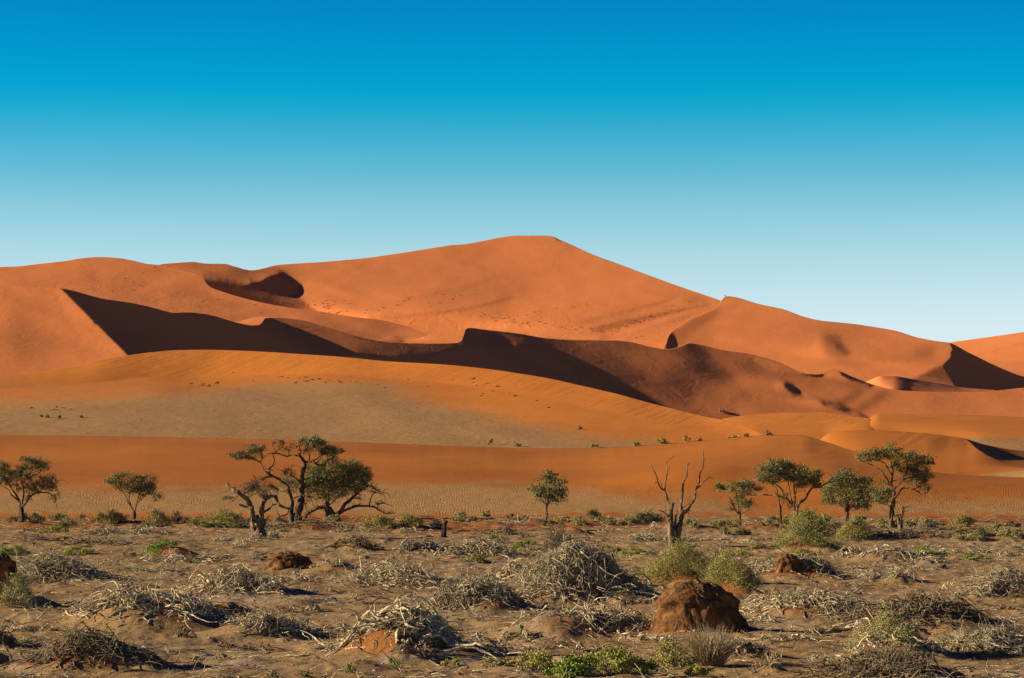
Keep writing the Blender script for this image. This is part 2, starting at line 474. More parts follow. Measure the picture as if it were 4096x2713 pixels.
# 2  the long tan slope with its bright grooved crest band
c2 = D((-80,876,700),(0,870,705),(68,865,710),(171,848,722),(239,831,730),(297,822,735),(359,814,740),(410,810,742),(478,809,742),(581,812,736),(683,818,726),
       (809,827,712),(888,835,702),(1025,843,682),(1127,853,665),(1196,863,650),(1264,874,636),(1332,889,620),(1435,913,596),(1503,932,580),
       (1560,946,566),(1629,963,548),(1673,972,535),(1714,984,522),(1765,1006,502),(1800,1030,490))
b2 = D((-80,905,672),(0,900,678),(230,884,695),(360,872,706),(450,874,706),(600,868,702),(750,864,690),(900,876,668),(1050,889,644),(1200,909,612),
       (1400,952,566),(1560,988,528),(1700,1014,502),(1800,1040,480))
t2 = D((-80,940,600),(400,935,600),(900,945,585),(1200,975,550),(1500,1010,510),(1800,1050,470))
g2 = D((-80,1080,455),(1800,1080,450))
def a2(x, y, r, c):
    lo = np.interp(x, [0, 150, 300, 450, 700, 850, 950, 1100, 1250, 1500, 1700], [900, 895, 888, 882, 866, 876, 900, 936, 966, 1000, 1050])
    tan = 0.15 + 0.85 * ss(y - lo, -30, 70)
    tan = tan * ss(y - lo, -40, -15)
    return dict(tan=tan * 0.9, rip=0.5 * tan + 0.15, chute=(1 - ss(r, 0.75, 1.1)) * ss(r, 0, 0.05) * 1.0 * ss(x, 60, 300))
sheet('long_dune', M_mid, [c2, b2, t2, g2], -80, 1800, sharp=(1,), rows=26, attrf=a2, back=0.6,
      dents=[(900,960,120,30,20,-3),(560,930,200,18,5,-3),(1150,1000,120,20,10,-3)])

# 3  middle range: ridge on the left, navy lee faces
c3 = D((-80,656,1040),(0,658,1032),(68,662,1018),(135,666,1000),(239,691,1016),(294,699,1024),(325,705,1029),(362,714,1035),(400,723,1041),(427,722,1045),(461,724.5,1050),
       (495,731,1056),(547,746,1063),(581,752,1068),(598,751,1070),(607,744,1070),(613,735,1069),(632,734,1072),(683,738,1077),(752,756,1084),(803,771,1089),(844,783,1093),
       (888,790,1097),(936,793,1103),(991,794,1110),(1052,793,1118),(1066,788,1116),(1073,772,1113),(1077,760,1111),(1083,758,1112),(1110,761,1118),(1141,764.5,1123),(1196,771,1131),(1264,782,1140),
       (1332,786,1150),(1418,787,1160),(1452,790,1163),(1503,802,1166),(1544,808,1167),(1561,805,1167),(1581,798,1168),(1592,793,1168),(1612,796,1171),(1663,808,1176),
       (1738,820,1182),(1806,840,1184),(1851,861,1184),(1885,866,1186),(1903,864,1184),(1912,856,1182),(1921,853.5,1182),(1939,857.5,1184),(1970,871,1187),(2021,890,1190),(2072,902,1190),(2154,906,1190),
       (2243,907,1188),(2368,897,1186),(2450,890,1186))
r3 = D((-80,760,3.0),(60,770,3.0),(300,820,2.2),(430,850,2.0),(2000,940,2.4),(2450,950,3.0))
g3 = D((-80,900,3.0),(160,905,3.0),(300,925,2.4),(600,950,2.2),(1000,960,2.2),(1500,990,2.4),(2000,1000,3.0),(2450,1000,3.5))
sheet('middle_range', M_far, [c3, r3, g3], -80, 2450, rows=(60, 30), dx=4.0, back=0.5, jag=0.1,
      slopes=([(-80,.31),(60,.30),(100,.27),(132,.30),(200,.33),(290,.35),(300,.15),(650,.15),(820,.12),(950,.06),(1050,.03),(1100,.06),(1200,.06),(1330,.07),(1500,.10),(1600,.10),(1740,.16),
               (1850,.21),(1950,.28),(2100,.30),(2450,.31)],
       [([(20,690),(70,700),(95,800),(60,850),(20,800)],.25,12),
        ([(126,672),(136,668),(217,747),(297,824),(265,850),(190,790),(160,730)],.37,4),
        ([(137,664),(239,688),(325,702),(400,720),(427,718),(461,720),(495,727),(547,742),(581,749),(598,748),(612,732),(628,742),(700,782),(760,812),(830,838),(830,980),(295,980),(295,822),(217,747)],-.12,1.2),
        ([(640,735),(752,760),(803,775),(830,800),(800,822),(720,775)],.15,6),
        ([(820,840),(820,815),(900,825),(1000,820),(1070,800),(1078,756),(1112,758),(1143,768),(1124,785),(1137,797),(1196,821),(1243,845),(1300,868),(1380,905),(1300,960),(820,960)],-.08,4),
        ([(1105,770),(1143,768),(1124,786),(1135,795),(1122,793)],.10,3),
        ([(1150,778),(1210,790),(1240,815),(1260,845),(1196,816),(1140,794)],.10,6),
        ([(1196,795),(1250,800),(1284,817),(1331,848),(1310,858),(1264,853),(1223,832),(1190,807)],-.05,3.5),
        ([(1355,862),(1385,871),(1406,898),(1380,897),(1345,885)],-.02,4),
        ([(1440,790),(1510,803),(1545,830),(1530,880),(1470,850)],.14,12),([(1540,835),(1600,870),(1610,930),(1520,915)],.10,14),([(1610,900),(1760,900),(1800,925),(1700,950),(1600,940)],.22,10),
        ([(1590,790),(1650,823),(1625,829),(1600,816),(1580,812)],.0,5),
        ([(1585,815),(1640,828),(1700,868),(1660,890),(1620,868),(1590,850)],.04,9),
        ([(1680,826),(1725,838),(1790,876),(1760,890),(1715,866)],.09,8),
        ([(1700,870),(1780,875),(1790,895),(1720,905)],.24,8),
        ([(1700,900),(1735,912),(1770,945),(1730,945),(1700,925)],.15,9),
        ([(1780,882),(1806,884),(1815,905),(1790,905)],.30,6),
        ([(1808,884),(1828,888),(1844,902),(1855,918),(1836,915),(1820,905)],-.08,2),
        ([(1730,826),(1800,842),(1820,862),(1780,860)],.25,5),
        ([(1815,840),(1860,852),(1905,864),(1900,872),(1868,868),(1835,856)],-.10,1.5),
        ([(1905,862),(1922,853),(1936,857),(1945,868),(1915,872)],.33,2),
        ([(1938,855),(1975,870),(2032,890),(2014,894),(1963,880),(1945,868)],-.08,1.5),
        ([(1700,925),(1800,920),(1880,926),(1925,940),(1960,955),(1900,970),(1700,970)],.26,8),
        ([(1888,926),(1936,934),(1978,949),(2014,968),(1990,969),(1945,953),(1905,938)],-.10,1.5),
        ([(1900,940),(1950,920),(1985,900),(2000,905),(1960,932),(1919,948)],.13,6),
        ([(1950,958),(2000,930),(2045,905),(2060,912),(2010,945),(1975,965)],.15,6),
        ([(2130,935),(2170,925),(2180,935),(2140,945)],.24,8)]))
c3c = D((1990,890,1300),(2011,879,1296),(2038,870,1290),(2065,870,1295),(2113,877,1310),(2170,886,1330),(2232,897,1350),(2300,902,1370))
m3c = D((1990,905,1270),(2065,900,1245),(2113,908,1250),(2300,925,1290))
g3c = D((1990,950,1220),(2300,950,1240))
sheet('dark_hump_dune', M_far, [c3c, m3c, g3c], 1990, 2300, rows=20)

# 5  bowl dune on the right, below the walker
c5 = D((1530,815,1680),(1541,794,1682),(1546,778,1684),(1560,762,1690),(1595,738,1706),(1629,725,1722),(1660,708,1738),(1670,692,1746),(1680,685,1750),(1697,687,1749),(1752,702.5,1742),
       (1813,716,1736),(1854,731,1732),(1895,741,1728),(1963,748,1723),(2038,759,1716),(2072,765.5,1712),(2123,781,1704),(2174,790,1696),(2191,792,1694),(2243,817,1704),
       (2328,857,1722),(2368,871,1730),(2450,880,1745))
r5 = D((1530,850,3.0),(1700,800,3.2),(1800,800,3.4),(2110,860,3.2),(2191,850,2.4),(2450,890,2.4))
g5 = D((1530,870,3.4),(1700,880,3.4),(2000,895,3.4),(2170,897,3.0),(2330,905,2.4),(2450,910,2.4))
h5 = D((1530,960,3.5),(2450,960,3.5))
sheet('bowl_dune', M_far, [c5, r5, g5, h5], 1530, 2450, rows=(46, 22, 8),
      slopes=([(1530,.22),(1600,.27),(1660,.36),(1740,.38),(1850,.37),(1900,.35),(1980,.33),(2150,.33),(2450,.33)],
       [([(1538,800),(1546,772),(1558,768),(1566,800),(1556,812),(1540,812)],-.05,2),
        ([(1560,764),(1600,738),(1665,706),(1660,730),(1600,765),(1575,800),(1562,795)],.20,6),
        ([(1550,750),(1650,700),(1672,696),(1665,704),(1600,736),(1565,760)],.40,2.5),
        ([(1872,790),(1900,782),(1912,800),(1905,825),(1880,815)],.42,6),
        ([(1898,772),(1935,775),(1978,826),(1940,832),(1905,815)],.14,8),([(1926,790),(1944,796),(1968,822),(1948,821),(1932,806)],.0,3.5),
        ([(1925,822),(1960,824),(2100,834),(2110,840),(2000,841),(1940,832)],.20,2.5),
        ([(1960,785),(2050,785),(2100,815),(1990,820)],.35,12),
        ([(2110,800),(2160,800),(2165,822),(2120,830)],.24,8),
        ([(2165,798),(2190,796),(2196,808),(2192,826),(2170,842),(2130,862),(2105,872),(2160,835)],.36,3),
        ([(2108,877),(2140,861),(2174,844),(2200,850),(2240,900),(2110,900)],.07,3),
        ([(2193,790),(2243,812),(2328,852),(2368,866),(2450,876),(2450,960),(2240,960),(2200,880),(2178,846),(2196,828),(2200,806)],-.12,1.2)]))

# 4a near left hill of the far range
c4a = D((-80,620,1650),(0,617.5,1650),(34,616.5,1650),(85,611,1650),(154,603,1652),(191,597,1654),(232,594.6,1654),(273,597,1650),(307,603,1645),(342,610.7,1640),(366,613,1636),(400,619,1632),(437,628,1626),
        (465,638,1620),(475,652,1612),(484,662,1610),(513,674,1612),(581,694,1618),(649,708,1626),(728,719,1638),(809,732,1652),(837,735.5,1656),(880,740,1662),(930,752,1668),(990,774,1672),(1052,800,1676),(1150,840,1680))
m4a = D((-80,700,3.6),(342,700,3.6),(437,700,3.6),(484,710,3.4),(581,725,3.4),(837,760,3.6),(1300,800,3.6))
g4a = D((-80,780,3.8),(600,830,3.8),(900,870,3.8),(1300,880,3.8))
sheet('near_left_hill', M_far, [c4a, m4a, g4a], -80, 1150, rows=30, attrf=lambda x, y, r, c: dict(tan=0.3 * ss(y - c, 25, 70)),
      slopes=([(-80,.34),(100,.33),(200,.35),(300,.31),(500,.31),(700,.31),(1000,.29),(1300,.29)],
       [([(-80,612),(100,606),(140,640),(100,665),(-80,660)],.36,12),
        ([(180,600),(215,597),(235,650),(200,670)],.30,10),
        ([(290,650),(350,630),(400,650),(380,690),(300,680)],.36,10),
        ([(300,628),(370,622),(385,640),(320,650)],.24,9),
        ([(385,660),(450,640),(470,670),(430,690)],.28,8),
        ([(430,705),(520,700),(590,725),(540,740),(460,730)],.26,8),
        ([(484,664),(513,680),(600,705),(700,725),(690,735),(570,712),(490,690)],.36,4),
        ([(700,740),(830,745),(1000,738),(1080,725),(1050,755),(900,765),(780,765)],.23,7)]))
# 4b the great dune
c4 = D((300,625,1840),(366,613,1842),(376,610.7,1843),(410,608,1846),(444,606,1850),(478,609.7,1854),(519,610.4,1860),(540,616,1864),(581,625.4,1872),(601,622.7,1876),(642,613,1885),(683,609.7,1890),(752,605.6,1893),(809,600.5,1896),
       (837,598,1898),(922,586,1900),(1008,572.5,1902),(1049,566.7,1902),(1066,565.6,1902),(1161,549,1902),(1196,545,1902),(1257,545,1898),(1279,547.5,1894),(1295,555,1889),(1325,568,1882),(1366,587,1872),(1435,612.5,1856),
       (1503,638,1850),(1560,658.6,1850),(1622,680,1850),(1660,693,1852),(1700,706,1855))
m4 = D((300,660,3.4),(600,660,3.2),(800,680,3.2),(1200,655,3.0),(1350,670,3.0),(1500,700,3.2),(1622,710,3.4),(1700,725,3.4))
n4 = D((300,760,3.8),(700,750,3.8),(1200,740,3.6),(1700,780,3.6))
g4 = D((300,820,4.2),(1700,830,4.2))
sheet('great_dune', M_far, [c4, m4, n4, g4], 300, 1666, rows=28, far=1.06,
      attrf=lambda x, y, r, c: dict(tan=0.35 * ss(y, 690, 740)),
      slopes=([(300,.30),(480,.28),(560,.26),(640,.30),(760,.37),(1000,.39),(1290,.41),(1500,.40),(1700,.38)],
       [([(520,612),(560,616),(590,640),(560,655),(530,640)],.22,7),
        ([(470,640),(485,643),(513,647),(577,659),(577,640),(582,652),(600,652),(615,641),(640,632),(652,629),(672,643),(698,658),(686,667),(695,680),(668,682),(700,695),(735,722),(640,722),(470,690)],-.07,1.8),
        ([(700,720),(760,690),(900,700),(1000,690),(1150,650),(1250,640),(1200,700),(1000,730),(760,735)],.34,12),
        ([(1000,640),(1150,620),(1250,600),(1230,650),(1100,660)],.36,16),
        ([(880,738),(1000,728),(1100,712),(1180,700),(1160,740),(1000,770),(900,770)],.27,10),
        ([(850,733),(922,727),(1008,719),(1076,711),(1127,699),(1180,686),(1190,688),(1130,707),(1008,729),(922,737),(850,741)],.17,2.0),
        ([(1278,546),(1283,546),(1297,554),(1297,558),(1286,555)],-.05,0.8),
        ([(1170,740),(1400,725),(1600,700),(1640,700),(1560,750),(1400,790),(1150,790)],.34,14),
        ([(1560,695),(1600,685),(1632,690),(1640,700),(1600,705)],.30,4),
        ([(1350,760),(1500,728),(1640,700),(1645,705),(1500,738),(1380,770)],.20,1.5),([(1380,782),(1480,755),(1600,722),(1604,727),(1480,763),(1390,790)],.22,1.5),([(1330,745),(1450,715),(1560,688),(1563,692),(1450,723),(1335,752)],.28,1.5),([(930,690),(1060,665),(1180,625),(1186,629),(1060,673),(935,697)],.31,2.5),
        ([(1400,775),(1520,740),(1600,715),(1605,720),(1520,750),(1420,782)],.44,2.5),
        ([(1300,560),(1340,570),(1300,640),(1270,640)],.37,14)]))
# lit windward backs of the two hooked crests
hk = D((840,792,1330),(862,788,1330),(888,783,1330),(905,776,1332),(936,781,1334),(963,783,1334),(997,773,1330),(1035,766,1326),(1069,761,1318),(1082,758,1316),(1095,770,1330))
hm = D((840,800,1300),(1000,800,1300),(1082,790,1300),(1095,800,1310))
hg = D((840,870,1200),(1095,870,1200))
sheet('hook_dune', M_far, [hk, hm, hg], 840, 1095, rows=18, slopes=([(840,.28),(1000,.33),(1095,.38)], [([(855,788),(888,786),(930,787),(938,795),(850,795)],-.05,1.5)]))
hk2 = D((520,745,1190),(547,744,1190),(581,736,1186),(598,733,1182),(614,733.5,1176),(624,742,1185))
hm2 = D((520,760,1170),(614,752,1165),(624,760,1170))
hg2 = D((520,850,1120),(624,850,1120))
sheet('little_hook_dune', M_far, [hk2, hm2, hg2], 520, 624, rows=18, slopes=([(520,.36),(624,.40)], []))
# 6 the farthest salmon dune
c6 = D((2150,800,2600),(2191,793,2600),(2277,781,2600),(2368,768,2600),(2450,756,2600))
g6 = D((2150,900,2250),(2450,900,2250))
sheet('farthest_dune', M_far, [c6, g6], 2150, 2450, rows=30)
# ------------------------------------------------------------------ the plain
def dune_mat_ground():
    t = NT('plain_sand')
    red = t.attr('red'); crust = t.attr('crust')
    p2 = t.scale(t.pos, (1, 0.4, 1))
    n1 = t.noise(0.35, 5, 0.6, vec=p2); n2 = t.noise(2.5, 5, 0.65)
    col = t.mix(t.mapr(n1, 0.35, 0.7), (0.335, 0.222, 0.098), (0.235, 0.155, 0.068))
    rf = t.mapr(t.math('ADD', red, t.math('MULTIPLY', t.math('SUBTRACT', n1, 0.5), 1.0)), 0.25, 0.75)
    col = t.mix(rf, col, (0.29, 0.122, 0.036))
    n3 = t.noise(0.22, 6, 0.7, vec=t.scale(t.pos, (0.5, 0.5, 1)), dist=0.6)
    cf = t.math('MULTIPLY', t.mapr(n3, 0.52, 0.62), t.math('MULTIPLY', crust, t.mapr(n2, 0.38, 0.55)))
    col = t.mix(t.math('MULTIPLY', cf, 0.55), col, (0.38, 0.33, 0.25))
    speck = t.noise(14.0, 3, 0.7)
    col = t.mix(0.6, col, t.mix(t.mapr(speck, 0.3, 0.7), (0.6, 0.6, 0.6), (1.4, 1.4, 1.4)), 'MULTIPLY')
    b1 = t.bump(t.noise(1.6, 7, 0.6), 0.13, 0.8)
    b2 = t.bump(t.wave(2.6, 5.0, 0.7, vec=t.scale(t.pos, (1, 0.4, 1))), 0.03, t.math('MULTIPLY', rf, 0.08), prev=b1)
    b3 = t.bump(t.noise(18.0, 4, 0.7), 0.03, 0.7, prev=b2)
    return t.fin(col, b3)
M_ground = dune_mat_ground()

# hummocks: (photo x, photo y of the foot, width px, height px, redness[, lee tail])
MOUNDS = [
 (-20,2440,330,165,0.5,1.6),(-150,2655,330,120,0.3,1.6),(560,2550,940,110,0.5,1.0),(1010,2560,420,60,0.3,1.2),(2200,2560,520,50,0.3,1.4),(3700,2560,760,110,0.5,1.2),
 (215,2330,420,60,0.6,1.6),(560,2420,520,45,0.7,1.2),(930,2390,380,50,0.5,1.5),(700,2245,260,42,0.6,1.8),
 (900,2520,330,70,0.9,1.9),(340,2690,560,110,0.9,1.9),(-20,2600,160,70,0.3,1.8),(1135,2285,190,22,0.9,2.0),(1600,2650,680,125,1.0,1.5),(1100,2545,330,34,0.6,1.3),(1330,2300,230,34,0.3,2.0),
 (1600,2345,420,50,0.9,1.2),(1900,2450,430,75,1.0,1.6),(1410,2205,200,24,0.5,1.6),(1680,2205,200,24,0.5,1.6),(1920,2235,280,34,0.6,1.6),(2290,2410,560,110,1.0,1.7),(2060,2340,260,36,0.6,1.2),
 (2720,2350,330,48,0.9,1.2),(2930,2390,260,50,1.0,1.2),(2440,2550,520,46,0.6,1.2),(2790,2560,520,40,0.9,1.6),(2960,2640,240,44,0.4,1.8),(3235,2215,290,45,1.0,2.0),(3425,2170,190,30,0.9,2.2),
 (3180,2330,460,66,0.9,1.8),(3260,2480,520,70,0.8,1.5),(3520,2250,300,30,0.3,1.8),(3720,2520,560,100,0.9,1.8),(3560,2335,280,26,0.2,1.6),(4030,2390,340,75,1.0,1.2),(3560,2640,420,55,0.6,1.6),
 (3530,2735,520,55,0.4,1.7),(3960,2620,420,50,0.3,1.4),(3080,2700,160,26,0.3,1.5),(2270,2150,300,20,0.8,1.5),(500,2110,260,18,1.0,2.0),(850,2112,300,16,1.0,1.6),(1260,2130,420,26,1.0,1.5),
 (1600,2120,300,16,0.9,1.5),(330,2140,200,12,0.8,1.6),(2350,2105,220,16,1.0,1.6),(2720,2120,320,20,1.0,1.5),(3050,2120,260,12,1.0,1.5),(3600,2170,420,18,1.0,1.6),(3900,2170,360,18,0.8,1.5),
 (100,2110,260,14,1.0,1.6),(1950,2110,260,16,1.0,1.6),(2150,2100,160,14,1.0,1.6),(3800,2110,260,12,1.0,1.5),(4050,2170,200,14,0.8,1.5)]
_ms = []
for m in MOUNDS:
    sx, sy, w, h, rd, tail = m
    Y0 = gY(sy)
    wm = w / F * Y0; hm = h / F * Y0
    ry = max(0.45 * wm, 0.9)
    tail = 1 + 0.22 * (tail - 1); hm *= 1.5 if h < 60 else 1.2
    _ms.append((P(sx, sy, Y0 + ry * 0.9)[0], Y0 + ry * 0.9, wm * 0.36, ry * 0.75, hm, rd, tail))
def gfields(x, y, detail=True):
    x = np.asarray(x, float); y = np.asarray(y, float)
    near = 1 - ss(y, 150, 270)
    z = 0.16 * pnoise(x / 7.0, y / 9.0, 1) * (0.35 + 0.65 * near)
    red = np.clip(0.42 * pnoise(x / 14.0 + 5, y / 30.0, 4) + 0.05, -0.2, 1) + 0.55 * ss(y, 195, 235)
    r1 = 1 - np.abs(pnoise(x / 2.6 + 0.5 * pnoise(x / 3, y / 3, 9), y / 3.4, 2)) * 2
    z += 0.06 * r1 * (0.4 + 0.6 * pnoise(x / 11, y / 13, 5))
    if detail:
        z += 0.038 * pnoise(x / 0.9, y / 1.3, 3) + 0.016 * pnoise(x / 0.38, y / 0.42, 6)
        z += 0.22 * np.maximum(0, pnoise(x / 1.8 + 9, y / 2.6, 8) - 0.2) + 0.14 * np.maximum(0, pnoise(x / 0.8 + 9, y / 1.2, 10) - 0.35)
    for (mx, my, rx, ry, h, rd, tail) in _ms:
        k = (np.abs(y - my) < ry * 3.2) & (x > mx - rx * 3.2) & (x < mx + rx * 3.2 * tail)
        if not np.any(k): continue
        xx = x[k] if x.ndim else x; yy = y[k] if y.ndim else y
        dx = xx - mx
        wob = 1 + 0.28 * pnoise(xx / (rx * 0.9) + mx, yy / (rx * 0.9), 7)
        u = np.where(dx < 0, dx / rx, dx / (rx * tail)) * wob; v = (yy - my) / ry * wob
        e = np.exp(-(u * u + v * v) ** 1.05)
        if x.ndim:
            z[k] += h * e * 0.92; red[k] = np.maximum(red[k], rd * np.minimum(1, e * 1.7))
        else:
            z = z + h * e * 0.92
    z *= ss(y, -10, 50)
    return z, red
def gz(x, y):
    return float(gfields(np.array([x]), np.array([y]))[0][0])
ys = np.concatenate([np.linspace(-300, 50, 12, endpoint=False), np.geomspace(50, 72, 20, endpoint=False),
                     np.geomspace(72, 300, 900, endpoint=False), np.geomspace(300, 9000, 60)])
us = np.concatenate([-np.geomspace(6, 0.205, 30, endpoint=False), np.linspace(-0.205, 0.205, 1000), np.geomspace(0.205, 6, 31)[1:]])
GX = us[None, :] * np.maximum(ys[:, None], 60); GY = np.repeat(ys[:, None], len(us), 1)
GZ, GR = gfields(GX.ravel(), GY.ravel())
flat = ss(GY.ravel(), 270, 330)
GZ = GZ * (1 - flat) - flat * 2.0
crust = 1 - ss(GY.ravel(), 170, 215) * 0.6
ground = np_mesh('ground', np.stack([GX.ravel(), GY.ravel(), GZ], 1), grid_faces(len(ys), len(us)), M_ground, dict(red=GR, crust=crust))
tag(ground, kind='structure')
# ------------------------------------------------------------------ plant and wood materials
def mat_leaf(name, c1, c2, scl=1.2):
    t = NT(name)
    col = t.mix(t.mapr(t.noise(scl, 3, 0.6), 0.35, 0.65), c1, c2)
    fine = t.noise(22.0, 2, 0.6)
    col = t.mix(0.7, col, t.mix(t.mapr(fine, 0.3, 0.7), (0.55, 0.55, 0.55), (1.45, 1.45, 1.4)), 'MULTIPLY')
    t.b.inputs['Roughness'].default_value = 0.7
    return t.fin(col)
def mat_bark(name, c1, c2, groove=0.05, stretch=0.16):
    t = NT(name)
    v = t.scale(t.pos, (1, 1, stretch))
    n = t.noise(7.0, 5, 0.65, vec=v, dist=0.4)
    col = t.mix(t.mapr(n, 0.36, 0.62), c1, c2)
    b = t.bump(n, groove * 3, 1.0)
    return t.fin(col, b)
ML_acacia = mat_leaf('acacia_leaves', (0.26, 0.27, 0.11), (0.14, 0.155, 0.062))
ML_olive = mat_leaf('olive_leaves', (0.17, 0.17, 0.06), (0.12, 0.125, 0.045))
ML_sage = mat_leaf('sage_leaves', (0.42, 0.39, 0.17), (0.30, 0.285, 0.12))
ML_gold = mat_leaf('golden_leaves', (0.40, 0.355, 0.115), (0.27, 0.25, 0.08))
ML_green = mat_leaf('bush_leaves', (0.34, 0.33, 0.10), (0.21, 0.22, 0.07))
ML_herb = mat_leaf('herb_leaves', (0.26, 0.34, 0.05), (0.13, 0.22, 0.04), 2.0)
ML_herby = mat_leaf('yellow_herb_leaves', (0.42, 0.38, 0.09), (0.24, 0.28, 0.06), 2.0)
ML_grey = mat_leaf('grey_leaves', (0.17, 0.15, 0.10), (0.11, 0.10, 0.07))
ML_dry = mat_leaf('dry_grass', (0.42, 0.33, 0.19), (0.30, 0.23, 0.13))
MB_dark = mat_bark('dark_bark', (0.03, 0.022, 0.015), (0.19, 0.13, 0.075))
MB_dead = mat_bark('dead_bark', (0.04, 0.028, 0.018), (0.30, 0.22, 0.13))
MB_pale = mat_bark('bleached_wood', (0.28, 0.225, 0.13), (0.68, 0.585, 0.37), 0.02, 0.5)
MB_grey = mat_bark('weathered_wood', (0.17, 0.14, 0.085), (0.53, 0.46, 0.285), 0.02, 0.5)
MB_brown = mat_bark('brown_wood', (0.07, 0.045, 0.027), (0.26, 0.185, 0.11), 0.02, 0.5)
MB_char = mat_bark('charred_wood', (0.018, 0.015, 0.014), (0.06, 0.045, 0.035))
def mat_earth():
    t = NT('crumbly_earth')
    n = t.noise(3.0, 6, 0.7, dist=0.3)
    col = t.mix(t.mapr(n, 0.35, 0.65), (0.08, 0.038, 0.016), (0.27, 0.13, 0.048))
    return t.fin(col, t.bump(t.noise(6.0, 6, 0.72), 0.12, 1.0))
M_earth = mat_earth()

# ------------------------------------------------------------------ tube and leaf builders
def tubes(lines, rad, k=4):
    """lines (N, n, 3), rad (N, n) -> verts, quads"""
    N, n, _ = lines.shape
    d = np.gradient(lines, axis=1)
    d /= np.linalg.norm(d, axis=2, keepdims=True) + 1e-9
    ref = np.array([0.31, 0.12, 0.94]); a = np.cross(d, ref)
    nn = np.linalg.norm(a, axis=2, keepdims=True)
    a = np.where(nn < 0.15, np.cross(d, [1.0, 0.1, 0.0]), a)
    a /= np.linalg.norm(a, axis=2, keepdims=True) + 1e-9
    b = np.cross(d, a)
    th = np.arange(k) * 2 * np.pi / k
    ring = a[:, :, None] * np.cos(th)[:, None] + b[:, :, None] * np.sin(th)[:, None]
    v = (lines[:, :, None] + ring * rad[:, :, None, None]).reshape(-1, 3)
    base = (np.arange(N) * n * k)[:, None, None]; r = (np.arange(n - 1) * k)[None, :, None]; c = np.arange(k)[None, None]
    c2 = (c + 1) % k
    f = np.stack([base + r + c, base + r + c2, base + r + k + c2, base + r + k + c], -1).reshape(-1, 4)
    return v, f
def merge(parts):
    vs_, fs_ = [], []; o = 0
    for v, f in parts:
        vs_.append(v); fs_.append(f + o); o += len(v)
    return np.concatenate(vs_), np.concatenate(fs_)
def unit(v): return v / (np.linalg.norm(v, axis=-1, keepdims=True) + 1e-9)
def walk(R, start, dirs, step, n, jit, grav=0.0):
    N = len(start); P_ = np.zeros((N, n, 3)); P_[:, 0] = start; d = unit(dirs)
    step = np.broadcast_to(np.asarray(step, float), (N,))
    cur = R.randn(N, 3) * jit * 0.5
    for i in range(1, n):
        kink = (R.rand(N, 1) < 0.22) * 1.8 + 0.35
        cur = cur * 0.35 + R.randn(N, 3) * jit * 0.8 * kink
        d = unit(d + cur + np.array([0, 0, -grav]))
        P_[:, i] = P_[:, i - 1] + d * step[:, None]
    return P_
def leaves(R, pts, size, up=0.2, aspect=0.45):
    """one small rhombic leaf per point"""
    N = len(pts)
    a = unit(R.randn(N, 3) + np.array([0, 0, up])); b = unit(np.cross(a, R.randn(N, 3)))
    s = size * (0.6 + 0.8 * R.rand(N, 1))
    v = np.stack([pts - a * s * 0.5, pts + b * s * aspect, pts + a * s * 0.5, pts - b * s * aspect], 1).reshape(-1, 3)
    f = np.arange(N * 4).reshape(N, 4)
    return v, f
def sprigs(R, base, dirs, L, nl, size):
    """short leafy twigs: leaves strung along each direction"""
    N = len(base)
    t = (np.arange(nl) + 0.5) / nl
    p = base[:, None] + dirs[:, None] * (t[None, :, None] * np.reshape(L, (-1, 1, 1)))
    p = p + R.randn(N, nl, 3) * size * 0.45
    return leaves(R, p.reshape(-1, 3), size)
def ghit(sx, sy):
    """where the sight line through this photo pixel meets the plain"""
    Ys = np.geomspace(68, 300, 900)
    xs = (sx - CX) / F * Ys; zr = EYE + (HY - sy) / F * Ys
    zg = gfields(xs, Ys)[0]
    i = np.where(zg > zr)[0]
    i = i[0] if len(i) else np.argmin(np.abs(zg - zr))
    return xs[i], Ys[i], zg[i]
def rs(*a): return np.random.RandomState(abs(hash(tuple(int(x) for x in a))) % (2 ** 31))
def part(name, v, f, mat, root, smooth=False):
    loc = np.array(root.location)
    o = np_mesh(name, v - loc, f, mat, smooth=smooth)
    o.parent = root
    return o

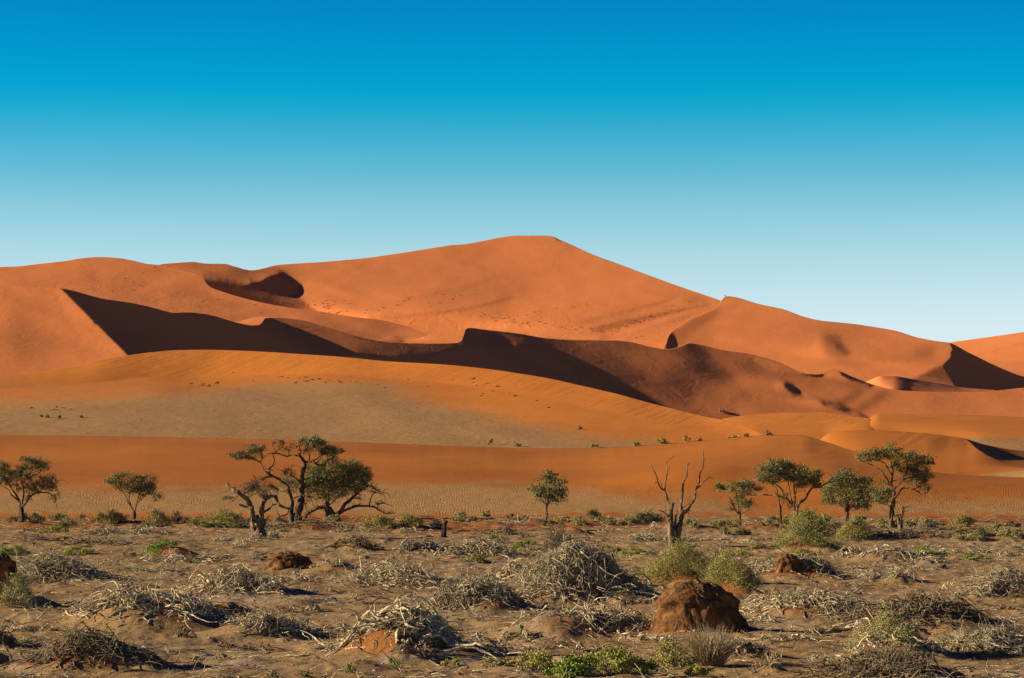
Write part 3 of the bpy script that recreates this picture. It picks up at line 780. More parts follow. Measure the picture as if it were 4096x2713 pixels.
# ------------------------------------------------------------------ dead brush and roots
def brush(kind, cat, label, sx, sy, w, h, n=160, thick=0.022, style='tangle', mat=None, mat2=None, group=None, up=0.5):
    R = rs(sx, sy, w, n)
    x0, Y0, z0 = ghit(sx, sy)
    m = Y0 / F; W = w * m; H = h * m; dep = max(W * 0.42, 0.35)
    yc = Y0 + dep * 0.75
    root = empty(kind, (x0, yc, gz(x0, yc)))
    tag(root, label, cat, group)
    nlobe = 1 if w < 90 else int(np.clip(w / 70, 2, 6))
    if style == 'dome': nlobe = 1
    LX = x0 + (np.linspace(-0.36, 0.36, nlobe) + R.randn(nlobe) * 0.06) * W if nlobe > 1 else np.array([x0])
    LY = yc + R.randn(nlobe) * dep * 0.3; LR = (0.20 + 0.16 * R.rand(nlobe)) * W if nlobe > 1 else np.array([W * 0.5])
    LH = 0.45 + 0.55 * R.rand(nlobe); LH[R.randint(nlobe)] = 1.0
    if style == 'arch':
        LX = x0 + np.array([-.30, -.05, .22]) * W; LY = yc + np.array([0, .1, 0]) * dep; LR = np.array([.25, .33, .28]) * W; LH = np.array([.55, 1.0, .8]); nlobe = 3
    def dome(x, y):
        out = np.zeros_like(x)
        for q in range(nlobe):
            u = ((x - LX[q]) / LR[q]) ** 2 + ((y - LY[q]) / (dep * 0.8)) ** 2
            out = np.maximum(out, LH[q] * np.maximum(0, 1 - u) ** 0.8)
        return out
    if style == 'big':
        LX = x0 + np.array([-.26, .02, .28]) * W; LY = yc + np.array([0, .1, 0]) * dep; LR = np.array([.28, .30, .24]) * W; LH = np.array([.7, 1.0, .8]); nlobe = 3
    def seedpts(n_):
        q = R.randint(0, nlobe, n_); a_ = R.rand(n_) * 2 * np.pi; r_ = R.rand(n_) ** 0.5 * 0.9
        px_ = LX[q] + np.cos(a_) * r_ * LR[q]; py_ = LY[q] + np.sin(a_) * r_ * dep * 0.8
        stray = R.rand(n_) < 0.22
        px_ = np.where(stray, x0 + R.randn(n_) * W * 0.36, px_); py_ = np.where(stray, yc + R.randn(n_) * dep * 0.7, py_)
        return px_, py_, a_
    mat = mat or MB_pale; mat2 = mat2 or MB_grey
    # heavy twisted limbs
    nt = max(6, int(n * 0.30)); k = 12; thick = thick * 0.92
    ax, ay, a = seedpts(nt)
    st = np.stack([ax, ay, np.zeros(nt)], 1)
    hd = a + R.randn(nt) * 1.1
    if style in ('roots', 'arch'): hd = np.where(np.cos(a) > 0, 0.0, np.pi) + R.randn(nt) * 0.6
    dirs = np.stack([np.cos(hd), np.sin(hd), np.zeros(nt)], 1)
    step = np.minimum(W, 3.4) * (0.018 + 0.05 * R.rand(nt) ** 1.5)
    ln = walk(R, st, dirs, step, k, 0.55)
    g = gfields(ln[..., 0].ravel(), ln[..., 1].ravel())[0].reshape(nt, k)
    t = np.linspace(0, 1, k)[None]
    lift = dome(ln[..., 0], ln[..., 1]) * H * (0.1 + 0.9 * R.rand(nt, 1))
    arch = np.sin(np.pi * t) * H * 0.3 * R.rand(nt, 1)
    ln[..., 2] = g + lift + arch + (ln[..., 2]) * 0.5 + 0.01
    ln[..., 2] = np.maximum(ln[..., 2], g - 0.02)
    rd = thick * (0.7 + 1.3 * R.rand(nt, 1)) * (1 - 0.75 * t) * (1 + 0.25 * R.randn(nt, k))
    rd = np.clip(rd, thick * 0.15, None)
    v, f = tubes(ln, rd, 5)
    part('branch', v, f, mat, root, smooth=True)['kind'] = 'stuff'
    # finer twigs
    ns = n; k = 7
    ax, ay, a = seedpts(ns)
    st = np.stack([ax, ay, np.zeros(ns)], 1)
    g = gfields(st[:, 0], st[:, 1])[0]
    st[:, 2] = g + dome(st[:, 0], st[:, 1]) * H * R.rand(ns) * 0.9
    hd = a + R.randn(ns) * 0.9
    dirs = np.stack([np.cos(hd), np.sin(hd), up * 1.4 * (R.rand(ns) - 0.15) * 1.3], 1)
    st2 = min(W * 0.05, 0.11) * (0.4 + R.rand(ns))
    ln = walk(R, st, dirs, st2, k, 0.5, 0.12)
    g = gfields(ln[..., 0].ravel(), ln[..., 1].ravel())[0].reshape(ns, k)
    ln[..., 2] = np.maximum(ln[..., 2], g + 0.005)
    t = np.linspace(0, 1, k)[None]
    rd = thick * 0.42 * (0.5 + R.rand(ns, 1)) * (1 - 0.7 * t)
    v, f = tubes(ln, rd, 3)
    part('twig', v, f, mat2, root)['kind'] = 'stuff'
    return root, (x0, yc, W, dep, H)

# ------------------------------------------------------------------ leafy shrubs
def shrub(kind, cat, label, sx, sy, w, h, mat, dens=1.0, leaf=None, style='dome', group=None, stems=True, hitp=None, flat=1.0):
    R = rs(sx, sy, w, h)
    x0, Y0, z0 = hitp if hitp is not None else ghit(sx, sy)
    m = Y0 / F; W = w * m * 0.5; H = h * m; dep = W * 0.8 * flat
    yc = Y0 + (dep * 0.6 if hitp is None else 0)
    zc = gz(x0, yc) if hitp is None else z0
    root = empty(kind, (x0, yc, zc)); tag(root, label, cat, group)
    leaf = leaf or max(0.035, 0.0062 * Y0 / 22)
    area = W * H * 3.0 + W * dep
    nl = 5
    N = int(np.clip(area / (leaf * leaf * 0.45) * 1.6 * dens / nl, 40, 6000))
    # clumps over the dome
    nc = max(5, int(N / 45))
    ca = R.rand(nc) * 2 * np.pi; cr = R.rand(nc) ** 0.5
    cz = R.rand(nc) ** 0.8
    ph = R.rand(3) * 6.28
    rr = np.sqrt(np.maximum(0, 1 - cz ** 2)) * (0.4 + 0.6 * cr) * (1 + 0.28 * np.sin(2 * ca + ph[0]) + 0.2 * np.sin(5 * ca + ph[1]))
    cz = cz * (0.82 + 0.30 * np.sin(ca + ph[2]) + 0.16 * np.sin(4 * ca + ph[0]))
    cc = np.stack([np.cos(ca) * rr * W * 0.9, np.sin(ca) * rr * dep * 0.9, cz * H * 0.80 * (0.75 + 0.35 * R.rand(nc))], 1)
    idx = R.randint(0, nc, N)
    b = cc[idx] + R.randn(N, 3) * np.array([W, dep, H * 0.8]) * (0.13 if style != 'patch' else 0.10)
    b[:, 2] = np.abs(b[:, 2])
    out = unit(b + np.array([0, 0, H * 0.25]))
    dirs = unit(out + R.randn(N, 3) * 0.45 + np.array([0, 0, 0.5]))
    L = min(0.28, 0.22 * max(H, 0.3)) * (0.5 + R.rand(N))
    if style == 'grass':
        a = R.rand(N) * 2 * np.pi; r0 = R.rand(N) ** 0.5
        b = np.stack([np.cos(a) * r0 * W * 0.6, np.sin(a) * r0 * dep * 0.6, np.zeros(N)], 1)
        dirs = np.stack([np.cos(a) * r0 * 0.6 + R.randn(N) * 0.2, np.sin(a) * r0 * 0.6 + R.randn(N) * 0.2, np.ones(N)], 1)
        ln = walk(R, b, dirs, H / 5.5 * (0.5 + 0.6 * R.rand(N)), 6, 0.10, 0.05)
        if hitp is None:
            ln[..., 2] += (gfields((b[:, 0] + x0), (b[:, 1] + yc))[0] - zc)[:, None]
        t = np.linspace(0, 1, 6)[None]
        v, f = tubes(ln, 0.011 * np.maximum(1, Y0 / 110) * (1 - 0.8 * t) * np.ones((N, 1)), 3)
        o = np_mesh('blade', v, f, mat, smooth=False); o.parent = root; o['kind'] = 'stuff'
        return root
    if hitp is None:
        gzz = gfields(b[:, 0] + x0, b[:, 1] + yc)[0] - zc
        b[:, 2] += gzz
    v, f = sprigs(R, b, dirs, L, nl, leaf)
    o = np_mesh('foliage', v, f, mat, smooth=False); o.parent = root
    if stems and H > 0.25:
        ns = 26
        st = np.stack([R.randn(ns) * W * 0.2, R.randn(ns) * dep * 0.2, np.zeros(ns) - 0.05], 1)
        dr = np.stack([R.randn(ns) * 0.8, R.randn(ns) * 0.8, np.ones(ns) * 0.9], 1)
        ln = walk(R, st, dr, H / 6.0, 7, 0.3, 0.02)
        v, f = tubes(ln, 0.02 * np.ones((ns, 7)) * (1 - 0.7 * np.linspace(0, 1, 7)[None]), 4)
        o = np_mesh('stem', v, f, MB_grey, smooth=False); o.parent = root; o['kind'] = 'stuff'
    return root

# ------------------------------------------------------------------ trees traced from life
FR = {'1': (0, 1800, .2232), '2': (840, 1740, .2807), '3': (1100, 1740, .2551), '4': (2800, 1800, .2534), '5': (3250, 1750, .2742),
      '6': (2560, 1760, .3062), 'Z': (0, 1700, .4223), 'Y': (1800, 1700, .4645)}
def tree(kind, cat, label, frame, base, trunk, limbs, crown, bark, leafm, leaf=0.072, dens=1.0, dep=0.9, twigs=5, trunk_n=3, dead_twigs=(), seed=0, group=None):
    fx, fy, fs = FR[frame]
    bx, by = fx + base[0] * fs, fy + base[1] * fs
    x0, Y0, z0 = ghit(bx, by + 2)
    m = Y0 / F; R = rs(bx, by, 11 + seed)
    root = empty(kind, (x0, Y0, z0)); tag(root, label, cat, group)
    def off(X, Z, s=0):
        hgt = ss(Z, 0.2, 2.2)
        return dep * hgt * (pnoise(np.asarray(X) / 0.9 + seed, np.asarray(Z) / 1.3, 3 + s) * 1.5)
    def loc(zx, zy):
        return ((np.asarray(zx) - base[0]) * fs * m, (base[1] - np.asarray(zy)) * fs * m)
    def limb(pts, r0, r1, k=8, gn=0.12):
        a = np.array(pts, float)
        X, Z = loc(a[:, 0], a[:, 1])
        d = np.r_[0, np.cumsum(np.hypot(np.diff(X), np.diff(Z)))]
        n = int(max(6, min(40, d[-1] / 0.12)))
        s = np.linspace(0, d[-1], n)
        xx = pchip(d, X, s); zz = pchip(d, Z, s)
        w = r0 * fs * m * 0.9
        xx = xx + pnoise(s / 0.35, s * 0 + R.rand() * 50) * min(0.05, 0.6 * w + 0.02); zz = zz + pnoise(s / 0.35, s * 0 + 60 + R.rand() * 50) * min(0.04, 0.5 * w + 0.015)
        yy = off(xx, zz)
        rad = np.interp(s, [0, d[-1]], [r0, max(r1, 1.2)]) * fs * m * (1 + gn * pnoise(s / 0.22, s * 0 + R.rand() * 99) * 1.5)
        line = np.stack([xx, yy, zz], 1)[None]
        return tubes(line, rad[None], k), line[0]
    tv = []
    lines = []
    for i, (pts, r0, r1) in enumerate(trunk):
        (vf, ln) = limb(pts, r0, r1, 14, 0.25)
        v, f = vf
        # fluted, flared foot
        ang = np.arctan2(v[:, 1] - np.repeat(ln[:, 1], 14), v[:, 0] - np.repeat(ln[:, 0], 14))
        c = np.repeat(ln, 14, 0); fl = 1 + 0.35 * np.exp(-np.maximum(v[:, 2], 0) / 0.25) + 0.16 * np.sin(ang * 4 + v[:, 2] * 1.5 + i) + 0.08 * np.sin(ang * 7 - v[:, 2] * 3)
        v = c + (v - c) * fl[:, None]
        v[:, 2] -= 0.08 * (c[:, 2] < 0.12)
        tv.append((v, f)); lines.append(ln)
    v, f = merge(tv)
    o = np_mesh('trunk', v, f, bark, smooth=True); o.parent = root
    for (pts, r0, r1) in limbs:
        (v, f), ln = limb(pts, r0, r1, 7)
        lines.append(ln)
        o = np_mesh('limb', v, f, bark, smooth=True); o.parent = root
        if len(dead_twigs) or not crown:
            pass
    allp = np.concatenate(lines)
    # twigs reaching from the limbs into the crown
    tl = []; 
    def reach(ctr, rx, ry, n, rad=0.012, wig=0.3):
        X, Z = loc(ctr[0], ctr[1]); X = float(X); Z = float(Z)
        yo = float(off(X, Z)); rx = rx * fs * m; rz = ry * fs * m
        q = unit(R.randn(n, 3)) * R.rand(n, 1) ** 0.5 * np.array([rx, rx * 0.8, rz]) + np.array([X, yo, Z])
        out = []
        for p in q:
            dd = np.linalg.norm((allp - p) * np.array([1, .6, 1]), axis=1) + R.rand(len(allp)) * 0.25 + 0.8 * np.maximum(0, allp[:, 2] - p[2])
            s_ = allp[np.argmin(dd)]
            t = np.linspace(0, 1, 8)[:, None]
            L = np.linalg.norm(p - s_)
            ln = s_ + (p - s_) * t + np.cumsum(R.randn(8, 3) * 0.045 * L * wig * 3 * (t > 0), 0) * t + np.array([0, 0, 1]) * np.sin(np.pi * t) * L * 0.1
            out.append(ln)
        return out
    lv = []
    for el in crown:
        cx_, cy_, rx, ry = el[:4]; rx *= 1.12; ry *= 1.18; dn = el[4] if len(el) > 4 else 1.0
        tl += reach((cx_, cy_), rx, ry, twigs)
        X, Z = loc(cx_, cy_); yo = float(off(float(X), float(Z)))
        RX = rx * fs * m; RZ = ry * fs * m; RY = max(RX * 0.75, RZ)
        nl = 6
        N = int(np.pi * RX * RZ / (leaf * leaf * 0.42) * 3.0 * dens * dn / nl)
        nc = max(12, N // 8)
        cc = unit(R.randn(nc, 3)) * (R.rand(nc, 1) ** 0.42) * 1.0
        idx = R.randint(0, nc, N)
        p = cc[idx] + R.randn(N, 3) * 0.19
        p = p * np.array([RX, RY, RZ]) + np.array([float(X), yo, float(Z)])
        d = unit(p - np.array([float(X), yo, float(Z) - RZ]) + R.randn(N, 3) * 0.3)
        lv.append(sprigs(R, p, d, 0.16 * (0.5 + R.rand(N)), nl, leaf))
    for (cx_, cy_, rx, ry, n) in dead_twigs:
        tl += reach((cx_, cy_), rx, ry, int(n * 1.8), wig=0.5)
    if tl:
        tl = np.array(tl)
        rd = (0.025 - 0.015 * np.linspace(0, 1, 8))[None] * np.ones((len(tl), 1)) * (Y0 / 220)
        v, f = tubes(tl, rd, 3)
        if len(dead_twigs) or True:
            # side spurs
            ns = len(tl) * 3
            i = R.randint(0, len(tl), ns); j = R.randint(2, 8, ns)
            sp = walk(R, tl[i, j], unit(R.randn(ns, 3)) + (tl[i, j] - tl[i, j - 1]) * 3, 0.06, 5, 0.3)
            v2, f2 = tubes(sp, np.ones((ns, 5)) * np.linspace(0.010, 0.004, 5)[None] * (Y0 / 200), 3)
            v, f = merge([(v, f), (v2, f2)])
        o = np_mesh('twig', v, f, bark if crown and not dead_twigs else MB_dead, smooth=False); o.parent = root; o['kind'] = 'stuff'
    if lv:
        v, f = merge(lv)
        o = np_mesh('crown', v, f, leafm, smooth=False); o.parent = root
    return root
# ------------------------------------------------------------------ the trees
G_T = 'camel thorn trees at the foot of the dunes'
tree('acacia_tree', 'tree', 'green acacia tree with forked trunk, cut by the left edge of the photo', '1', (390, 1290),
     [([(390, 1290), (385, 1150), (385, 1010)], 44, 38)],
     [([(385, 1030), (330, 920), (290, 800), (230, 700), (140, 600)], 30, 8), ([(320, 900), (210, 800), (130, 700), (20, 620)], 16, 5),
      ([(385, 1010), (410, 900), (420, 750), (440, 600), (520, 450)], 22, 6), ([(400, 1010), (470, 950), (520, 850), (650, 770), (820, 760), (950, 830), (1000, 960), (1020, 1040)], 22, 3),
      ([(300, 740), (330, 600), (380, 480), (400, 400)], 12, 4), ([(440, 600), (560, 480), (700, 400)], 8, 3), ([(820, 700), (980, 620), (1060, 550), (1140, 540), (1205, 590)], 9, 3),
      ([(300, 800), (240, 700), (150, 560), (60, 420)], 10, 3), ([(600, 790), (800, 680), (850, 600)], 8, 3), ([(500, 480), (600, 350), (640, 260)], 8, 3)],
     [(600, 230, 190, 90), (760, 310, 130, 80), (430, 180, 110, 50, .8), (250, 420, 140, 80), (60, 400, 110, 130), (-60, 450, 120, 150), (50, 280, 80, 60), (450, 470, 170, 100), (120, 560, 150, 80),
      (800, 590, 190, 110), (620, 680, 150, 100), (930, 500, 70, 60), (950, 700, 90, 60, .7), (500, 850, 60, 60, .7), (400, 340, 120, 60), (970, 870, 90, 90, .35), (380, 640, 100, 80, .7)], MB_dark, ML_acacia, group=G_T, seed=1)
tree('acacia_tree', 'tree', 'small spreading acacia standing alone, second tree from the left edge', 'Z', (1272, 890),
     [([(1272, 893), (1268, 815)], 18, 15)],
     [([(1268, 825), (1225, 740), (1190, 670), (1120, 590), (1060, 560)], 8, 3), ([(1265, 825), (1240, 760), (1225, 690), (1220, 620), (1210, 560)], 7, 2), ([(1275, 825), (1300, 740), (1320, 680), (1330, 600)], 8, 3),
      ([(1320, 700), (1380, 650), (1460, 660), (1520, 690)], 5, 2), ([(1300, 740), (1350, 700), (1400, 640)], 5, 2)],
     [(1120, 490, 90, 40), (1060, 530, 60, 35), (1290, 510, 90, 45), (1410, 530, 75, 45), (1250, 590, 110, 50), (1360, 620, 90, 50), (1500, 680, 60, 40, .5), (1150, 570, 70, 40, .6), (1440, 600, 60, 40)], MB_dark, ML_acacia, group=G_T, seed=2)
tree('dead_tree', 'tree', 'thick gnarled dead trunk forking into two broken stems, in front of the big acacia clump', '2', (680, 1480),
     [([(690, 1490), (690, 1300), (670, 1160)], 98, 70), ([(640, 1480), (625, 1250), (610, 1080), (545, 930), (450, 840), (340, 770), (255, 725), (235, 685)], 56, 18),
      ([(735, 1480), (735, 1200), (742, 1060), (775, 950), (825, 885), (900, 870), (940, 885)], 54, 24)],
     [([(600, 1120), (520, 1030), (420, 990)], 26, 12), ([(765, 1105), (840, 1050), (900, 990), (950, 980)], 20, 8), ([(760, 1230), (820, 1180), (850, 1140)], 18, 4), ([(935, 890), (980, 985), (1060, 1030), (1140, 1050)], 22, 16),
      ([(400, 860), (300, 890), (180, 930)], 7, 2), ([(400, 870), (320, 940), (200, 1010)], 6, 2), ([(250, 790), (150, 820), (50, 818)], 9, 3), ([(480, 850), (600, 740), (640, 650), (620, 560)], 9, 3), ([(500, 820), (560, 700), (640, 640)], 7, 2),
      ([(590, 1150), (540, 1200)], 12, 4)],
     [(230, 890, 60, 22, .7), (660, 790, 130, 60, .3), (520, 760, 110, 50, .3)], MB_dead, ML_acacia, dead_twigs=[(560, 740, 180, 110, 40), (700, 780, 150, 100, 30), (300, 900, 120, 50, 6)], seed=3, dep=.5)
tree('acacia_tree', 'tree', 'old twisted acacia with sparse green tufts on bare arching limbs, middle of the clump', '3', (320, 1400),
     [([(345, 1410), (350, 1280), (385, 1130), (412, 980), (422, 800), (430, 650), (450, 500), (455, 420)], 66, 26), ([(275, 1405), (255, 1200), (262, 1100), (246, 946), (169, 792), (59, 704), (-50, 650), (-160, 680)], 40, 14)],
     [([(455, 430), (400, 340), (370, 300)], 27, 20), ([(390, 330), (250, 320), (200, 340), (90, 310), (0, 290), (-110, 300)], 15, 6), ([(20, 290), (60, 230), (110, 190), (170, 110)], 8, 2), ([(30, 290), (0, 230), (-50, 150)], 7, 2),
      ([(400, 290), (380, 200), (400, 120)], 10, 3), ([(440, 300), (480, 240), (560, 230)], 13, 5), ([(455, 425), (530, 430), (600, 420), (650, 450), (700, 480), (790, 480)], 22, 12), ([(540, 430), (540, 330), (570, 240), (590, 120)], 12, 4),
      ([(600, 420), (660, 390), (700, 340), (780, 310)], 12, 4), ([(640, 450), (700, 400), (730, 340)], 9, 4), ([(780, 480), (820, 410), (900, 370), (950, 320), (1000, 290), (1080, 270)], 13, 4), ([(200, 340), (230, 230), (245, 130)], 7, 2),
      ([(420, 700), (500, 690), (600, 660), (680, 650)], 11, 3), ([(400, 760), (330, 680), (200, 640), (80, 620)], 13, 3), ([(400, 780), (440, 850), (440, 1000), (480, 1120), (540, 1250), (590, 1300)], 10, 5), ([(240, 1150), (180, 1250), (100, 1280), (40, 1240), (20, 1150)], 15, 4),
      ([(-30, 655), (-110, 600), (-180, 540), (-240, 450), (-330, 395), (-460, 370), (-600, 400)], 17, 3), ([(-250, 440), (-210, 350), (-205, 260)], 10, 4), ([(-90, 625), (-90, 540), (-30, 470), (-20, 350), (-40, 300), (60, 290)], 14, 4),
      ([(-30, 560), (-130, 530), (-200, 450)], 7, 2), ([(180, 640), (100, 560), (0, 540)], 9, 3), ([(-160, 680), (-300, 720), (-420, 790)], 8, 2), ([(300, 1000), (420, 960), (520, 970)], 12, 5), ([(200, 850), (120, 900), (60, 860), (0, 820)], 7, 2)],
     [(430, 80, 70, 35), (650, 130, 110, 45), (620, 60, 60, 35), (580, 190, 80, 35, .8), (800, 230, 90, 45), (900, 240, 120, 42), (1030, 250, 60, 22), (780, 290, 90, 36, .8), (280, 170, 70, 30, .4), (500, 250, 60, 30, .5),
      (-335, 215, 120, 36), (-480, 300, 120, 42), (-650, 325, 90, 28), (-220, 205, 80, 28), (-400, 370, 80, 26, .6), (720, 120, 60, 26, .8), (-300, 260, 130, 34, .6), (-560, 345, 110, 34, .8), (600, 130, 130, 50, .8), (760, 210, 150, 50, .8), (480, 120, 110, 44, .7), (880, 280, 110, 36, .7), (160, 230, 90, 30, .4)],
     MB_dark, ML_acacia, dead_twigs=[(60, 120, 90, 70, 14), (-200, 750, 260, 130, 34), (-60, 880, 140, 110, 16), (250, 560, 120, 100, 18), (480, 800, 160, 130, 30), (560, 1000, 90, 90, 12), (-350, 330, 260, 90, 20), (600, 250, 260, 120, 24)], seed=4, dep=.8, group=G_T, dens=1.25)
tree('acacia_tree', 'tree', 'dense dark-green acacia with long dead limbs sweeping right, right side of the clump', '3', (840, 1310),
     [([(840, 1315), (820, 1150), (800, 1060)], 34, 42)],
     [([(850, 1140), (950, 1260), (1020, 1200), (1100, 1080), (1200, 1000), (1300, 900), (1400, 820), (1520, 780)], 42, 8), ([(945, 1280), (1050, 1200), (1180, 1150), (1300, 1110), (1420, 1110), (1560, 1130), (1660, 1190), (1760, 1230), (1900, 1220)], 28, 5),
      ([(1200, 1000), (1300, 990), (1420, 1010)], 8, 3), ([(810, 1080), (760, 900), (720, 780)], 18, 5), ([(830, 1080), (850, 900), (900, 700)], 18, 4), ([(850, 1100), (940, 1020), (1050, 960)], 12, 4), ([(1500, 790), (1600, 870), (1700, 900), (1780, 920), (1820, 980)], 11, 3),
      ([(1480, 1110), (1520, 950), (1560, 900), (1680, 920), (1750, 1000)], 11, 3), ([(1600, 1090), (1700, 1070), (1850, 1110)], 8, 3), ([(1380, 740), (1450, 620), (1480, 560)], 7, 2), ([(1400, 780), (1500, 700), (1570, 740)], 6, 2),
      ([(820, 1140), (740, 1130), (650, 1150), (560, 1200), (480, 1260), (470, 1380)], 30, 34), ([(1400, 830), (1370, 700)], 6, 2), ([(1700, 890), (1740, 840), (1790, 850)], 5, 2), ([(1280, 930), (1230, 880), (1210, 800)], 8, 3), ([(900, 760), (1050, 600), (1150, 520)], 9, 3), ([(860, 900), (1000, 760), (1200, 650)], 10, 3)],
     [(650, 560, 180, 110), (900, 420, 140, 80), (900, 600, 260, 140), (1150, 520, 200, 110), (1300, 600, 170, 120), (1350, 750, 170, 110), (1100, 750, 250, 120, .85), (800, 760, 250, 120, .8), (250, 780, 190, 120, .75), (650, 900, 200, 120, .35),
      (950, 930, 200, 100, .3), (1250, 880, 150, 60, .3), (1420, 650, 90, 80, .8), (600, 700, 160, 80, .8), (700, 640, 150, 100), (1000, 860, 260, 90, .6), (560, 800, 140, 80, .6), (1200, 780, 160, 80, .8)], MB_dark, ML_acacia, dead_twigs=[(1550, 850, 140, 110, 18), (1650, 1080, 140, 80, 14), (1250, 1000, 160, 100, 12), (800, 950, 240, 120, 20), (1780, 1200, 70, 30, 5)], seed=5, group=G_T)
tree('acacia_tree', 'tree', 'slender bright-green acacia standing alone in the middle of the plain', 'Y', (832, 825),
     [([(832, 828), (830, 760), (835, 700)], 9, 7)],
     [([(835, 705), (790, 640), (740, 600)], 4, 2), ([(835, 705), (850, 620), (860, 540), (850, 450)], 6, 2), ([(840, 695), (880, 620), (940, 570)], 4, 2), ([(832, 690), (815, 600), (800, 540)], 4, 2)],
     [(850, 430, 55, 35), (850, 500, 85, 55), (740, 560, 65, 42), (960, 490, 36, 40, .7), (960, 570, 60, 50), (860, 600, 105, 60), (790, 620, 80, 40, .4), (930, 650, 60, 30, .4)], MB_dark, ML_acacia, group=G_T, seed=6, leaf=.09)
tree('dead_tree', 'tree', 'leafless dead tree with split trunk and tall bare branches rising like fingers', '6', (440, 1390),
     [([(425, 1392), (405, 1200), (400, 1050), (415, 900), (425, 815)], 44, 22), ([(480, 1392), (495, 1250), (522, 1120), (540, 1000), (570, 945), (600, 920)], 42, 26), ([(450, 1390), (450, 1200), (470, 1050), (480, 910)], 42, 8)],
     [([(410, 830), (370, 790), (350, 720), (325, 650)], 17, 12), ([(325, 655), (270, 610), (230, 540), (210, 460), (160, 370), (140, 330), (100, 310), (90, 275)], 12, 3), ([(330, 655), (335, 560), (345, 450), (350, 350), (370, 270), (430, 230), (468, 195)], 12, 3),
      ([(350, 460), (375, 400), (380, 300)], 5, 2), ([(240, 560), (190, 540), (130, 555)], 5, 2), ([(200, 555), (130, 600), (120, 650), (75, 690)], 4, 2), ([(290, 600), (250, 520)], 5, 2),
      ([(530, 920), (540, 780), (560, 700), (565, 600), (570, 550), (600, 480), (610, 400), (610, 350), (635, 298)], 22, 6), ([(605, 925), (660, 850), (710, 750), (730, 660), (760, 620), (820, 550), (880, 500), (910, 480), (960, 490)], 19, 4),
      ([(750, 630), (780, 520), (790, 430), (830, 340), (825, 230), (818, 98)], 13, 5), ([(740, 620), (755, 540)], 5, 2), ([(830, 280), (865, 225)], 5, 2), ([(840, 340), (862, 322)], 4, 2), ([(540, 900), (600, 850), (655, 800)], 10, 3),
      ([(380, 1000), (320, 940), (245, 910)], 15, 4), ([(380, 1070), (350, 1000)], 12, 6), ([(425, 825), (460, 820), (492, 797)], 13, 3), ([(600, 925), (670, 915)], 11, 4), ([(600, 930), (640, 962)], 10, 3), ([(335, 930), (335, 830)], 6, 2), ([(560, 1010), (592, 988)], 8, 3),
      ([(905, 480), (908, 462)], 7, 3)],
     [], MB_dead, None, twigs=0, seed=7, dep=.5)
tree('acacia_tree', 'tree', 'low flat-topped acacia just left of the big one with pale dead branches', '4', (632, 1215),
     [([(632, 1220), (630, 1100), (625, 1000)], 17, 18)],
     [([(625, 1010), (580, 980), (530, 880), (470, 760), (420, 680), (390, 650)], 12, 5), ([(620, 1010), (610, 900), (600, 780), (570, 700)], 11, 5), ([(640, 1010), (640, 900), (640, 800), (680, 740), (760, 710)], 10, 4), ([(650, 1010), (720, 970), (800, 960), (850, 980)], 5, 2),
      ([(600, 1010), (560, 900), (500, 850)], 6, 2), ([(640, 860), (690, 830), (760, 820)], 5, 2)],
     [(350, 590, 110, 55), (290, 570, 60, 30), (560, 600, 150, 75), (720, 550, 130, 60), (900, 600, 100, 50), (700, 840, 130, 55), (560, 850, 80, 50, .7), (620, 760, 100, 55, .8), (480, 940, 50, 22, .8), (660, 640, 120, 60, .8), (780, 870, 60, 30, .6)], MB_dark, ML_acacia, group=G_T, seed=8)
tree('acacia_tree', 'tree', 'thin-stemmed acacia with a sparse greyish crown, close against the big flat-topped tree', '4', (1290, 1240),
     [([(1290, 1245), (1270, 1080), (1265, 950), (1235, 830), (1215, 700), (1190, 600), (1150, 540)], 20, 8)],
     [([(1265, 950), (1300, 850)], 6, 3), ([(1225, 760), (1150, 620), (1100, 540)], 6, 3)],
     [(1300, 740, 100, 90, .35), (1110, 490, 120, 50, .6), (1040, 460, 100, 40, .5)], MB_dark, ML_olive, group=G_T, seed=9)
